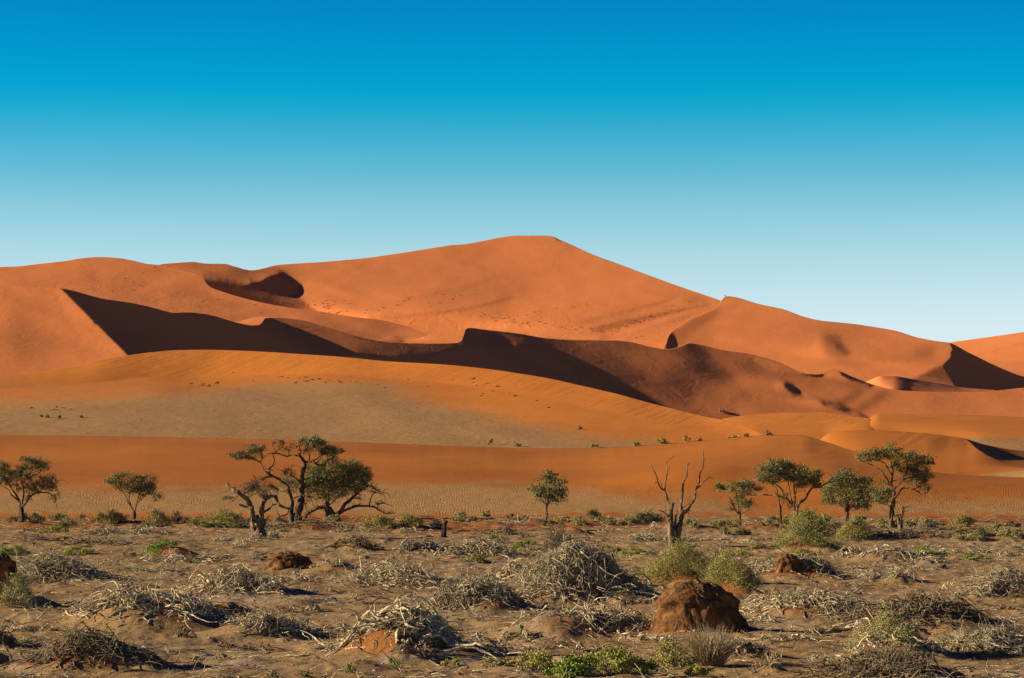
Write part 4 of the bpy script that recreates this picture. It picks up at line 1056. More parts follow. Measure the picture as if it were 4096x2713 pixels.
tree('acacia_tree', 'tree', 'large flat-topped acacia with bleached dead limbs reaching out both sides', '4', (1480, 1240),
     [([(1480, 1245), (1478, 1120), (1490, 1000), (1490, 900), (1500, 800), (1490, 650), (1480, 520)], 26, 9), ([(1510, 1090), (1525, 950), (1540, 860)], 26, 20)],
     [([(1540, 870), (1550, 830), (1620, 790), (1720, 680), (1800, 600), (1900, 590), (1990, 520), (2100, 500), (2230, 440), (2290, 425)], 24, 4), ([(1465, 900), (1420, 830), (1360, 740), (1310, 640), (1220, 560), (1160, 500)], 27, 7),
      ([(1480, 870), (1430, 720), (1425, 560)], 14, 6), ([(1350, 760), (1250, 730), (1120, 715), (1000, 705), (860, 715), (760, 700), (700, 655)], 15, 5), ([(1500, 700), (1550, 560), (1600, 420), (1620, 330), (1610, 230), (1580, 178)], 10, 3),
      ([(1400, 560), (1380, 400), (1330, 280), (1270, 180), (1235, 105)], 9, 3), ([(1340, 290), (1390, 270)], 4, 2), ([(1800, 590), (1850, 460), (1880, 380), (1860, 255)], 8, 3), ([(1880, 440), (1940, 400), (2000, 360), (2080, 410)], 6, 2), ([(2040, 490), (2100, 430), (2230, 410)], 8, 3),
      ([(1870, 330), (1960, 325)], 4, 2), ([(1540, 660), (1650, 640), (1720, 690)], 5, 2), ([(1560, 830), (1620, 820), (1665, 850)], 6, 2), ([(1220, 560), (1160, 470), (1130, 380)], 7, 2), ([(900, 705), (840, 640), (760, 620)], 6, 2), ([(1050, 700), (1040, 600), (1000, 560)], 5, 2), ([(930, 740), (880, 830)], 4, 2),
      ([(1430, 950), (1390, 850), (1370, 810)], 10, 5)],
     [(1180, 250, 130, 85), (1050, 330, 180, 75), (1350, 260, 160, 85), (1480, 310, 150, 85), (1250, 390, 250, 85), (1650, 390, 150, 85), (1820, 420, 115, 90), (1700, 520, 180, 75), (1000, 440, 120, 50), (1450, 440, 200, 75), (1850, 560, 85, 50), (1550, 540, 100, 50, .7), (1120, 480, 110, 36, .7), (1650, 300, 80, 40, .6)],
     MB_dead, ML_acacia, group=G_T, seed=10, dead_twigs=[(780, 680, 110, 50, 10), (1850, 480, 80, 90, 8), (1300, 330, 160, 120, 8)], dens=1.05)
tree('acacia_tree', 'tree', 'rounded bushy acacia with a short stout trunk, second tree from the right', '5', (500, 1230),
     [([(500, 1235), (500, 1100), (515, 1010)], 30, 27)],
     [([(520, 1025), (520, 880), (540, 780), (590, 700)], 18, 6), ([(505, 1025), (470, 900), (420, 830)], 12, 4), ([(530, 1025), (580, 930), (640, 860)], 12, 4), ([(500, 1050), (380, 960), (260, 930)], 7, 3), ([(480, 1090), (455, 1050)], 6, 2), ([(520, 880), (440, 740), (420, 620)], 9, 3)],
     [(500, 510, 110, 55), (430, 600, 160, 85), (600, 620, 160, 85), (780, 650, 100, 65), (300, 730, 150, 85), (500, 760, 220, 115), (700, 780, 160, 110), (240, 820, 110, 65), (230, 940, 110, 42), (400, 910, 150, 80, .8), (620, 940, 160, 85, .9), (760, 920, 105, 105), (740, 1020, 90, 45, .7)],
     MB_dark, ML_acacia, group=G_T, seed=11, dens=.95)
tree('acacia_tree', 'tree', 'tallest acacia, with layered umbrella crown, far right of the row', '5', (1150, 1320),
     [([(1150, 1325), (1155, 1150), (1165, 980), (1180, 850), (1165, 700), (1160, 560), (1150, 400)], 34, 12)],
     [([(1185, 880), (1260, 790), (1330, 740), (1450, 750), (1540, 790), (1600, 830)], 20, 4), ([(1180, 760), (1260, 680), (1330, 610), (1450, 580), (1560, 570)], 15, 5), ([(1170, 640), (1250, 610), (1320, 560)], 9, 3), ([(1165, 570), (1110, 480), (1060, 370), (950, 340), (800, 300)], 12, 4),
      ([(1150, 710), (1100, 620), (1030, 530), (930, 430), (830, 380), (700, 340)], 14, 4), ([(1150, 430), (1140, 330), (1080, 290)], 9, 3), ([(1160, 700), (1080, 670), (970, 690)], 8, 2), ([(1165, 960), (1050, 900), (900, 800), (820, 770)], 7, 2), ([(1180, 930), (1260, 960), (1290, 990)], 5, 2),
      ([(1140, 1010), (1050, 970), (960, 960)], 6, 2), ([(1150, 410), (1300, 380), (1400, 340)], 8, 3), ([(1320, 610), (1400, 480), (1500, 400)], 9, 3), ([(1450, 750), (1560, 720), (1640, 700)], 7, 2), ([(1140, 1290), (1120, 1100), (1130, 1010)], 16, 10)],
     [(1160, 170, 120, 55), (1050, 230, 150, 62), (900, 280, 160, 50), (720, 270, 90, 30), (780, 200, 110, 36, .35), (930, 180, 70, 46, .8), (1380, 260, 140, 55), (1550, 300, 170, 75), (1700, 380, 90, 45), (1300, 430, 150, 65, .9), (1480, 450, 180, 75), (1640, 560, 110, 75), (1500, 620, 190, 50, .8), (1620, 720, 90, 75, .7),
      (900, 760, 90, 42), (1020, 850, 160, 80, .9), (920, 900, 110, 55, .8), (1100, 800, 80, 55, .8), (1060, 650, 70, 36, .35), (780, 340, 90, 22), (1230, 300, 80, 45), (1400, 520, 170, 55, .8), (1000, 930, 90, 30, .6)], MB_dark, ML_acacia, group=G_T, seed=12, dep=.8)
tree('dead_stump', 'stump', 'broken forked dead stump with a horizontal spur, beside the tallest acacia', '5', (1280, 1340),
     [([(1275, 1345), (1290, 1200), (1310, 1080), (1320, 995)], 32, 11), ([(1262, 1250), (1240, 1115)], 24, 10)],
     [([(1322, 1035), (1380, 1010), (1465, 995)], 11, 4), ([(1320, 1085), (1400, 1050)], 9, 3), ([(1290, 1105), (1200, 1150), (1180, 1180)], 11, 6), ([(1310, 1215), (1352, 1183)], 11, 3)],
     [], MB_dead, None, twigs=0, seed=13, dep=.3)
tree('charred_stump', 'stump', 'short black charred stump upright in the open middle of the plain', '2', (3320, 1455),
     [([(3325, 1460), (3335, 1380), (3345, 1300), (3365, 1215)], 30, 20)], [([(3330, 1440), (3395, 1450)], 14, 5)], [], MB_char, None, twigs=0, seed=14, dep=.1)
tree('wooden_stake', 'stake', 'thin pale upright stake left of the slender lone acacia', 'Y', (585, 832),
     [([(585, 834), (586, 800), (585, 768)], 3.2, 2.6)], [], [], MB_pale, None, twigs=0, seed=15, dep=.05)
# ------------------------------------------------------------------ dead brush, roots and driftwood
BR = [  # kind, label, x, y, w, h, n, thickness, style, colour
 ('brush_heap', 'wide tangled heap of grey dead branches round an upright stub, near the left edge', 215, 2330, 350, 120, 330, .030, 'tangle', 'g'),
 ('brush_heap', 'pale spread of twisted dead roots lying along the orange hummock, left of centre', 580, 2440, 480, 90, 480, .036, 'tangle', 'p'),
 ('brush_heap', 'bushy pile of bleached dead branches between the thick dead trunk and the foreground', 925, 2365, 300, 110, 330, .028, 'tangle', 'p'),
 ('brush_heap', 'small knot of dead twigs below the left green herb patch', 600, 2290, 140, 60, 110, .024, 'tangle', 'g'),
 ('exposed_roots', 'spreading roots over a dark hollow just under the left green herb patch', 735, 2245, 230, 34, 130, .026, 'roots', 'p'),
 ('exposed_roots', 'grey stump with roots crawling down its sandy mound, left of the arched root mound', 860, 2495, 170, 90, 110, .040, 'roots', 'g'),
 ('brush_heap', 'dark brush pile capping the mound in the bottom left corner', 375, 2620, 400, 70, 420, .028, 'roots', 'b'),
 ('driftwood', 'bits of dark driftwood at the left edge above the corner mound', 30, 2560, 80, 36, 40, .022, 'low', 'b'),
 ('driftwood', 'low row of dark driftwood between the two left acacias', 200, 2165, 180, 28, 90, .026, 'low', 'b'),
 ('driftwood', 'low scatter of dead wood in front of the small spreading acacia', 500, 2140, 290, 34, 150, .026, 'low', 'g'),
 ('driftwood', 'dark log fragments beside the shrubs at the foot of the leftmost acacia', 130, 2125, 90, 22, 40, .03, 'low', 'b'),
 ('driftwood', 'dark scattered wood in a strip left of the left green herb patch', 370, 2180, 210, 26, 90, .026, 'low', 'b'),
 ('exposed_roots', 'pale mass of thick roots arching over the central orange mound', 1590, 2510, 480, 50, 420, .055, 'arch', 'p'),
 ('brush_heap', 'low pale branches creeping right from the shaded hollow, left of the arched root mound', 1110, 2525, 240, 52, 190, .032, 'low', 'p'),
 ('exposed_roots', 'grey root loop standing up like an arch beside the arched root mound', 1245, 2445, 70, 64, 26, .045, 'roots', 'g'),
 ('brush_heap', 'wide low thicket of fine bleached twigs behind the arched root mound', 1590, 2350, 390, 72, 420, .024, 'tangle', 'p'),
 ('brush_heap', 'drooping grey brush on the slope right behind the arched root mound', 1890, 2430, 330, 110, 400, .024, 'tangle', 'g'),
 ('dead_branch', 'bare white branch forking upward out of the litter left of centre', 1140, 2330, 160, 100, 70, .026, 'tangle', 'p'),
 ('dead_branch', 'slim dead branch leaning right in the open sand left of centre', 1310, 2272, 110, 66, 40, .024, 'tangle', 'g'),
 ('brush_heap', 'small brown heap of roots on the flat left of the charred stump', 1400, 2195, 130, 40, 110, .03, 'tangle', 'b'),
 ('brush_heap', 'tiny dark root knot just right of the small brown root heap', 1507, 2198, 54, 28, 36, .026, 'tangle', 'b'),
 ('brush_heap', 'pale knotted dead wood directly below the charred stump', 1672, 2200, 120, 50, 120, .032, 'tangle', 'g'),
 ('dead_branch', 'thin twigs bent into hoops on the flat below the thick dead trunk', 1275, 2200, 80, 20, 26, .02, 'low', 'g'),
 ('brush_heap', 'spiky wood pile at the foot of the thick dead trunk', 1091, 2150, 38, 28, 46, .026, 'tangle', 'g'),
 ('driftwood', 'grey root scatter between the charred stump and the giant brush dome', 1900, 2225, 230, 46, 190, .028, 'low', 'g'),
 ('brush_heap', 'giant dome of tangled grey dead brush near the centre, tallest of them all', 2290, 2340, 410, 160, 1300, .026, 'big', 'g'),
 ('brush_heap', 'bleached branch thicket leaning against the left flank of the giant brush dome', 2060, 2315, 260, 74, 260, .030, 'tangle', 'p'),
 ('exposed_roots', 'pale roots trailing down the sand below the giant brush dome', 2330, 2400, 480, 60, 240, .030, 'roots', 'p'),
 ('driftwood', 'line of dead wood and twigs running to the big earth mound from the left', 2440, 2515, 400, 54, 260, .032, 'low', 'p'),
 ('driftwood', 'dark log with curved root horns, bottom right of the big earth mound', 2965, 2615, 190, 76, 120, .036, 'roots', 'g'),
 ('brush_heap', 'grey brush swirling round a brown earth core, right of the olive bushes', 3180, 2290, 330, 90, 360, .030, 'tangle', 'g'),
 ('brush_heap', 'broad web of pale dead branches right behind the big earth mound', 3150, 2420, 270, 120, 360, .028, 'tangle', 'p'),
 ('exposed_roots', 'roots hanging over a dark undercut bank, right of the big earth mound', 3340, 2445, 270, 100, 230, .034, 'roots', 'g'),
 ('brush_heap', 'heap of brown-grey roots with a branch pointing up right, right side foreground', 3690, 2470, 400, 84, 380, .032, 'roots', 'b'),
 ('exposed_roots', 'pale looping roots on the flat below the rounded yellow bush', 3480, 2215, 180, 40, 100, .032, 'roots', 'p'),
 ('driftwood', 'bleached dead wood lying on bare sand at the right, far from any bush', 3540, 2325, 190, 34, 90, .032, 'low', 'p'),
 ('driftwood', 'short black stumps poking from bare sand on the right', 3770, 2280, 40, 24, 16, .04, 'tangle', 'c'),
 ('brush_heap', 'dead brush over an orange hummock at the right edge, mid distance', 4000, 2370, 260, 66, 260, .028, 'tangle', 'g'),
 ('brush_heap', 'small dark brush heap at the right edge above the orange hummock', 4060, 2228, 100, 34, 80, .026, 'tangle', 'g'),
 ('brush_heap', 'brown tangle of dry branches along the bottom edge, right of centre', 3530, 2705, 420, 80, 420, .022, 'tangle', 'b'),
 ('brush_heap', 'grey dead branches on the sand near the lower right edge', 3960, 2580, 330, 60, 260, .028, 'low', 'g'),
 ('driftwood', 'dark driftwood in the lower right corner', 4040, 2630, 140, 36, 60, .026, 'low', 'b'),
 ('exposed_roots', 'thick curved root arch over the pale sage bush, lower right', 3555, 2590, 300, 60, 110, .036, 'roots', 'p'),
 ('driftwood', 'dead wood litter in front of the row of right-hand acacias', 3500, 2150, 200, 24, 90, .028, 'low', 'g'),
 ('driftwood', 'dark wood scatter on the red sand right of the forked dead stump', 3690, 2145, 220, 34, 130, .028, 'low', 'b'),
 ('driftwood', 'low dead wood left of the leafless finger-like tree', 2640, 2165, 180, 26, 100, .028, 'low', 'g'),
 ('driftwood', 'low grey wood right of the leafless finger-like tree', 2790, 2165, 170, 26, 90, .028, 'low', 'g'),
 ('driftwood', 'grey twiggy litter around the foot of the slender lone acacia', 2130, 2090, 180, 20, 90, .024, 'low', 'g'),
 ('driftwood', 'dark twigs on red sand left of the giant brush dome', 1990, 2135, 130, 30, 70, .026, 'low', 'b'),
 ('driftwood', 'dead wood strewn on the red sand under the acacia clump', 1200, 2120, 330, 22, 140, .026, 'low', 'b'),
 ('brush_heap', 'low dark dead brush between the acacia clump and the golden scrub', 1400, 2128, 110, 24, 70, .026, 'tangle', 'g'),
 ('driftwood', 'scattered grey wood along the right edge beyond the green herb mat', 3880, 2215, 200, 24, 90, .026, 'low', 'g'),
 ('driftwood', 'broken twigs in the sand between the earth clod and the bare white branch', 960, 2240, 160, 20, 50, .024, 'low', 'b'),
 ('driftwood', 'dark twig cluster in the bare sand below the olive bushes', 2540, 2420, 90, 26, 40, .028, 'low', 'b'),
 ('driftwood', 'small dead root spread at the right edge of the stump mound', 1010, 2605, 110, 34, 40, .028, 'low', 'b'),
 ('driftwood', 'dark stub pair on open sand in the lower left', 905, 2598, 70, 26, 22, .03, 'tangle', 'b'),
 ('driftwood', 'dark stub with a short shadow below the arched root mound', 1328, 2600, 50, 28, 20, .03, 'tangle', 'b'),
 ('driftwood', 'bleached wood pieces at the right foot of the broad web of branches', 3010, 2490, 150, 36, 80, .03, 'low', 'p'),
 ('driftwood', 'dead wood litter in front of the green herb mat on the right', 3640, 2250, 260, 22, 110, .026, 'low', 'g'),
]
BM = {'p': (MB_pale, MB_grey), 'g': (MB_grey, MB_grey), 'b': (MB_brown, MB_grey), 'c': (MB_char, MB_char)}
BCAT = {'brush_heap': 'dead brush', 'exposed_roots': 'roots', 'driftwood': 'dead wood', 'dead_branch': 'branch'}
for b in BR:
    k, lab, x, y, w, h, n, th, st, c = b
    n = int(n * (2.5 if w > 200 else 2.1)); h = h * ((0.42 if st != 'big' else 0.66) if h > 50 else 0.85)
    brush(k, BCAT[k], lab, x, y, w, h, n, th * (0.8 if y > 2250 else 1.05), st, *BM[c], group=None, up=0.75 if k in ('dead_branch', 'brush_heap') else 0.35)

R = rs(71)
SPOT = []
while len(SPOT) < 64:
    sy = 2095 + 600 * R.rand() ** 1.3; sx = 4096 * R.rand()
    if all(abs(sx - b[2]) > b[4] * 0.5 + 30 or abs(sy - b[3]) > 45 for b in BR) and all(abs(sx - q[0]) + 3 * abs(sy - q[1]) > 130 for q in SPOT):
        SPOT.append((sx, sy))
for (sx, sy) in SPOT:
    s_ = (sy - HY) / 700.0
    brush('twig_clump', 'dead wood', 'small loose clump of dead twigs lying on open sand', sx, sy, (60 + 110 * R.rand()) * (0.45 + s_ * 0.8), (12 + 20 * R.rand()) * (0.5 + s_), int(26 + 50 * R.rand()), .026, 'low',
          *BM['pgb'[R.randint(3)]], group='loose twig clumps scattered over the plain', up=0.4)

# ------------------------------------------------------------------ living shrubs
SH = [  # kind, label, x, y, w, h, leaf material, density, style
 ('desert_bush', 'rounded yellow-green bush with dense leaves, right of centre below the big flat-topped acacia', 3238, 2192, 225, 122, ML_green, 1.2, 'dome'),
 ('desert_bush', 'smaller rounded olive bush with a long shadow, below the bushy acacia', 3418, 2160, 155, 76, ML_gold, 1.6, 'dome'),
 ('desert_bush', 'large feathery olive bush at the foot of the leafless finger-like tree', 2715, 2308, 350, 104, ML_gold, 1.9, 'dome'),
 ('desert_bush', 'feathery golden bush just right of the large olive one', 2918, 2345, 240, 112, ML_gold, 1.7, 'dome'),
 ('desert_bush', 'grey-green bush at the left edge beside a dark shadowed mound', 55, 2430, 170, 105, ML_sage, .9, 'dome'),
 ('desert_bush', 'pale sage bush growing through an arched root, lower right', 3565, 2570, 270, 95, ML_sage, 1.1, 'dome'),
 ('dry_bush', 'brown dry cushion bush near the bottom edge, right of the dry grass tuft', 3080, 2672, 115, 66, ML_dry, .6, 'dome'),
 ('dry_bush', 'dry pale twig bush behind the giant brush dome', 2240, 2200, 110, 110, ML_grey, .8, 'dome'),
 ('dry_bush', 'small dry bush standing alone in the sand, centre left', 1560, 2248, 60, 32, ML_dry, .5, 'dome'),
 ('grass_tuft', 'tall dry grass tuft with thin upright stalks below the big earth mound', 2845, 2665, 150, 185, ML_dry, .45, 'grass'),
 ('grass_tuft', 'short green-grey grass at the foot of the undercut root bank', 3420, 2448, 150, 34, ML_sage, .5, 'grass'),
 ('herb_patch', 'bright green herb patch on a mound, left third of the plain', 640, 2212, 195, 42, ML_herb, .9, 'patch'),
 ('herb_patch', 'green herb patch cut by the left edge', 45, 2222, 130, 40, ML_herb, .9, 'patch'),
 ('herb_patch', 'yellowish herb strip right of the upright stub in the left brush heap', 305, 2222, 200, 38, ML_herby, .9, 'patch'),
 ('herb_patch', 'bright green herbs touching the left side of the giant brush dome', 2090, 2200, 130, 34, ML_herb, 1.0, 'patch'),
 ('herb_patch', 'taller olive herbs behind the bright green ones left of the giant brush dome', 1985, 2175, 120, 44, ML_gold, .8, 'dome'),
 ('herb_patch', 'low yellow herb cushion in front of the giant brush dome, left', 1905, 2252, 110, 34, ML_herby, .9, 'patch'),
 ('herb_patch', 'yellow-green herb strip right of the giant brush dome', 2555, 2218, 150, 30, ML_herby, .8, 'patch'),
 ('herb_patch', 'small pale herbs on the right shoulder of the giant brush dome', 2440, 2212, 90, 34, ML_gold, .7, 'patch'),
 ('herb_patch', 'bright green herb mat spreading over dead roots at the right', 3700, 2228, 220, 38, ML_herb, .9, 'patch'),
 ('herb_patch', 'yellow-green herbs under the rounded yellow-green bush', 3230, 2218, 180, 24, ML_herby, .8, 'patch'),
 ('herb_patch', 'mixed olive herbs left of the rounded yellow-green bush', 3050, 2195, 130, 34, ML_gold, .7, 'dome'),
 ('herb_patch', 'leafy flowering herbs at the bottom edge below the arched root mound', 2125, 2680, 230, 95, ML_herby, 1.0, 'patch'),
 ('herb_patch', 'fleshy green herbs along the bottom edge in the middle', 2285, 2712, 250, 70, ML_herb, 1.6, 'patch'),
 ('herb_patch', 'yellow-tipped green herbs along the bottom edge right of the fleshy ones', 2480, 2700, 290, 95, ML_herby, 1.4, 'patch'),
 ('herb_patch', 'olive and dry herbs left of the tall dry grass tuft', 2690, 2685, 210, 110, ML_gold, 1.0, 'dome'),
 ('herb_patch', 'small yellow-green herb clump at the bottom edge left of the flowering herbs', 1965, 2672, 105, 42, ML_herby, .7, 'patch'),
 ('herb_patch', 'thin yellow herbs in front of the dry grass tuft, bottom edge', 2790, 2708, 150, 50, ML_herby, 1.0, 'patch'),
 ('herb_patch', 'small green herb clump between the flowering herbs and the yellow-tipped ones', 2370, 2668, 130, 50, ML_herb, 1.1, 'patch'),
 ('herb_patch', 'sparse yellow-green herbs left of the round yellow-green bush, on pale crust', 2960, 2225, 150, 26, ML_herby, .8, 'patch'),
 ('herb_patch', 'thin green herb strip right of the green herb mat, near the right edge', 3890, 2238, 150, 22, ML_herb, .7, 'patch'),
 ('herb_sprout', 'single dark sprout in the shadow of the arched root mound', 2088, 2545, 26, 30, ML_acacia, 1.0, 'dome'),
 ('herb_sprout', 'tiny green sprout at the bottom edge below the arched root mound', 1400, 2695, 44, 40, ML_herb, .6, 'dome'),
 ('herb_sprout', 'tiny green sprout with reddish stalks at the bottom edge, left half', 1213, 2708, 44, 36, ML_herb, .7, 'dome'),
 ('herb_sprout', 'pale green sprout at the bottom edge, leftmost of the row', 1092, 2708, 44, 26, ML_sage, .6, 'dome'),
 ('herb_sprout', 'pair-like yellow sprout, left one below the mound shadow tip', 1780, 2672, 40, 28, ML_herby, .8, 'dome'),
 ('herb_sprout', 'yellow-green sprout just right of the pair-like yellow one', 1822, 2666, 34, 32, ML_herb, .8, 'dome'),
 ('herb_sprout', 'very small sprout below the middle of the arched root mound', 1570, 2668, 26, 20, ML_herb, .7, 'dome'),
 ('herb_patch', 'pale scrub cushion in the far right distance below the horizon dune', 4005, 2150, 100, 30, ML_sage, .8, 'dome'),
 ('desert_bush', 'small green bush on the orange hummock at the right edge', 4045, 2392, 46, 30, ML_green, .9, 'dome'),
]
# a belt of low scrub along the far edge of the plain
FARS = [
 (50, 2088, 56, 26, ML_gold, 'golden bush left of the leftmost trunk'), (137, 2092, 86, 32, ML_sage, 'pale bush touching the right of the leftmost trunk'), (225, 2084, 70, 30, ML_gold, 'golden bush midway between the two left acacias, rear one'),
 (276, 2100, 64, 28, ML_sage, 'pale bush midway between the two left acacias, front one'), (224, 2132, 100, 38, ML_gold, 'broad low golden bush nearer than the other far-left bushes'), (322, 2090, 42, 22, ML_green, 'small green bush left of the small spreading acacia'),
 (400, 2086, 60, 30, ML_gold, 'faint golden scrub left of the tall golden shrub'), (449, 2104, 92, 46, ML_gold, 'upright golden shrub touching the left of the small spreading acacia'), (622, 2108, 84, 58, ML_gold, 'tall golden shrub right of the small spreading acacia'),
 (711, 2094, 92, 38, ML_grey, 'grey shrub right of the tall golden shrub'), (800, 2106, 110, 26, ML_green, 'low dark green scrub strip left of the acacia clump'), (910, 2110, 180, 44, ML_gold, 'wide golden scrub just left of the thick dead trunk'), (940, 2080, 60, 34, ML_sage, 'pale scrub behind the thick dead trunk'),
 (1520, 2116, 130, 46, ML_gold, 'bright golden scrub right of the acacia clump'), (1645, 2108, 115, 36, ML_gold, 'feathery golden scrub second right of the acacia clump'), (1735, 2112, 80, 26, ML_grey, 'grey scrub left of the charred stump top'),
 (1942, 2066, 46, 18, ML_green, 'small green bush at the dune foot, centre left'), (2052, 2080, 44, 22, ML_grey, 'grey ball bush left of the thin pale stake'), (2095, 2082, 40, 16, ML_grey, 'grey scrub right of the thin pale stake'), (1850, 2088, 100, 26, ML_sage, 'pale low scrub left of the small green dune-foot bush'),
 (2255, 2096, 90, 22, ML_gold, 'golden scrub right of the slender lone acacia'), (2325, 2104, 80, 30, ML_gold, 'golden bush left of the dark round bush'), (2382, 2094, 66, 40, ML_olive, 'dark round bush between the lone acacia and the leafless tree'), (2450, 2102, 90, 32, ML_gold, 'golden scrub right of the dark round bush'),
 (2520, 2100, 60, 26, ML_sage, 'pale scrub left of the big grey-gold bush'), (2592, 2098, 130, 52, ML_sage, 'big grey-gold bush left of the leafless finger-like tree'), (2770, 2110, 74, 30, ML_sage, 'pale bush just right of the leafless trunk'), (2850, 2098, 46, 16, ML_sage, 'flat pale scrub further right of the leafless trunk'),
 (2905, 2112, 120, 30, ML_gold, 'golden scrub left of the low flat-topped acacia'), (2910, 2140, 60, 28, ML_gold, 'small golden bush on pale ground left of the low flat-topped acacia'), (2965, 2140, 62, 24, ML_olive, 'olive bush just right of the small golden one on pale ground'), (3085, 2108, 84, 32, ML_sage, 'pale bush between the low and the thin-stemmed acacias'),
 (3150, 2098, 50, 30, ML_gold, 'golden bush touching the thin-stemmed acacia'), (3225, 2100, 80, 32, ML_sage, 'pale bush behind the rounded yellow-green bush'), (3290, 2096, 80, 34, ML_gold, 'golden bush behind and right of the rounded yellow-green bush'), (3430, 2092, 80, 26, ML_grey, 'grey brush right of the bushy acacia trunk'),
 (3350, 2120, 70, 34, ML_sage, 'pale bush between the rounded bush and the olive bush'), (3540, 2112, 76, 30, ML_gold, 'golden bush left of the tallest acacia'), (3588, 2108, 40, 28, ML_olive, 'olive bush between the tallest acacia and the stump'), (3640, 2110, 50, 24, ML_gold, 'golden bush just right of the forked dead stump'),
 (3690, 2104, 70, 32, ML_sage, 'pale bush second right of the forked dead stump'), (3740, 2112, 60, 24, ML_grey, 'grey bush third right of the forked dead stump'), (3842, 2112, 96, 38, ML_gold, 'broad golden bush in the far right distance'), (3860, 2142, 74, 26, ML_gold, 'golden bush below the broad far-right one'),
 (3925, 2142, 50, 28, ML_olive, 'small olive bush right of the golden one, far right'), (3990, 2128, 90, 26, ML_gold, 'golden scrub near the right edge, rear'), (4070, 2156, 60, 26, ML_gold, 'golden scrub cut by the right edge'), (3880, 2168, 110, 26, ML_sage, 'pale herb bush in front of the far-right golden bushes'),
 (1330, 2085, 60, 22, ML_sage, 'pale scrub on the little red mound under the dense acacia'), (2200, 2105, 60, 20, ML_olive, 'olive scrub under the slender lone acacia'), (1130, 2092, 60, 26, ML_sage, 'pale scrub between the dead trunk and the clump'), (4060, 2110, 60, 20, ML_grey, 'grey scrub at the right edge, farthest back'),
]
for (k, lab, x, y, w, h, mt, dn, st) in SH:
    shrub(k, {'desert_bush': 'bush', 'dry_bush': 'bush', 'grass_tuft': 'grass', 'herb_patch': 'herbs', 'herb_sprout': 'sprout'}[k], lab, x, y, w, h, mt, dn, style=st,
          leaf=(0.05 if k in ('herb_patch', 'herb_sprout') and y > 2400 else None))
for (x, y, w, h, mt, lab) in FARS:
    shrub('scrub_bush', 'bush', lab, x, y, w * 1.2, h * 1.15, mt, 1.2, group='scrub along the far edge of the plain')

# ------------------------------------------------------------------ earth mounds
def earth(kind, label, sx, sy, w, h, seed, lean=0.0, rootn=60):
    x0, Y0, z0 = ghit(sx, sy)
    m = Y0 / F; W = w * m / 2; H = h * m
    dep = W * 0.8; yc = Y0 + dep * 0.8
    root = empty(kind, (x0, yc, gz(x0, yc) - 0.05)); tag(root, label, 'earth mound')
    nu, nv = 150, 60
    u = np.linspace(0, 2 * np.pi, nu, endpoint=False); vv = np.linspace(0, 1, nv)
    U, V = np.meshgrid(u, vv)
    r = np.sin(np.clip(V * 1.12, 0, 1) * np.pi / 2) ** 0.85 + ss(V, 0.8, 1) * 0.22
    z = np.cos(V * np.pi / 2) ** 0.75
    X = np.cos(U) * r; Yv = np.sin(U) * r
    nz = pnoise(X * 2.1 + seed, z * 2.6 + Yv * 1.7, seed % 9) * 0.15 + pnoise(X * 5 + Yv * 4, z * 6 + seed, 2) * 0.05 + (0.5 - np.abs(pnoise(X * 9 + Yv * 7, z * 4, 5))) * 0.06 + pnoise(X * 21 + Yv * 17, z * 24, 3) * 0.03
    ledge = 0.07 * np.sin(z * 13 + 2 * pnoise(X * 2, Yv * 2, 4))
    f_ = 1 + nz + ledge * (z < 0.85)
    X = np.where(X > 0, X * (1 + 0.55 * (1 - z)), X)
    X = X * W * f_ + lean * z * W; Yv = Yv * dep * f_; Z = z * H * (1 + 0.10 * pnoise(X / W * 2.5, Yv / W * 2.5, 6)) 
    Z = Z - 0.6 * H * ss(V, 0.82, 1.0)
    v = np.stack([X.ravel(), Yv.ravel(), Z.ravel() - 0.02], 1)
    rr, cc = np.meshgrid(np.arange(nv - 1), np.arange(nu), indexing='ij')
    a = (rr * nu + cc).ravel(); b = (rr * nu + (cc + 1) % nu).ravel()
    o = np_mesh('earth', v, np.stack([a, a + nu, b + nu, b], 1), M_earth, smooth=True); o.parent = root
    if rootn:
        R = rs(sx, sy, seed)
        n = rootn; k = 12
        a = R.rand(n) * np.pi * 1.3 - 0.75 * np.pi; t0 = R.rand(n) * 0.5
        t = np.linspace(0, 1, k)[None]
        V_ = t0[:, None] + t * (0.35 + 0.3 * R.rand(n, 1)); A = a[:, None] + np.cumsum(R.randn(n, k) * 0.06, 1)
        r = np.sin(np.clip(V_ * 1.12, 0, 1) * np.pi / 2) ** 0.85 * 1.08; z = np.cos(np.clip(V_, 0, 1) * np.pi / 2) ** 0.75
        ln = np.stack([np.cos(A) * r * W + lean * z * W, np.sin(A) * r * dep, z * H + 0.03], -1)
        vv_, ff = tubes(ln, 0.022 * (0.4 + R.rand(n, 1)) * (1 - 0.6 * t), 4)
        o = np_mesh('root', vv_, ff, MB_brown, smooth=True); o.parent = root; o['kind'] = 'stuff'
    return root
earth('earth_mound', 'big dark reddish earth mound with crumbling left side and roots, right of centre foreground', 2770, 2515, 285, 175, 3, 0.10, 26)
earth('earth_clod', 'flat-topped brown earth clod left of centre behind the bare white branch', 1140, 2272, 140, 44, 5, 0.0, 14)
earth('earth_core', 'small orange-brown earth core inside the grey brush right of the olive bushes', 3150, 2285, 90, 60, 8, 0.0, 8)
earth('earth_hump', 'dark earth hump cut by the left edge beside the grey-green bush', -20, 2380, 120, 100, 12, 0.0, 40)

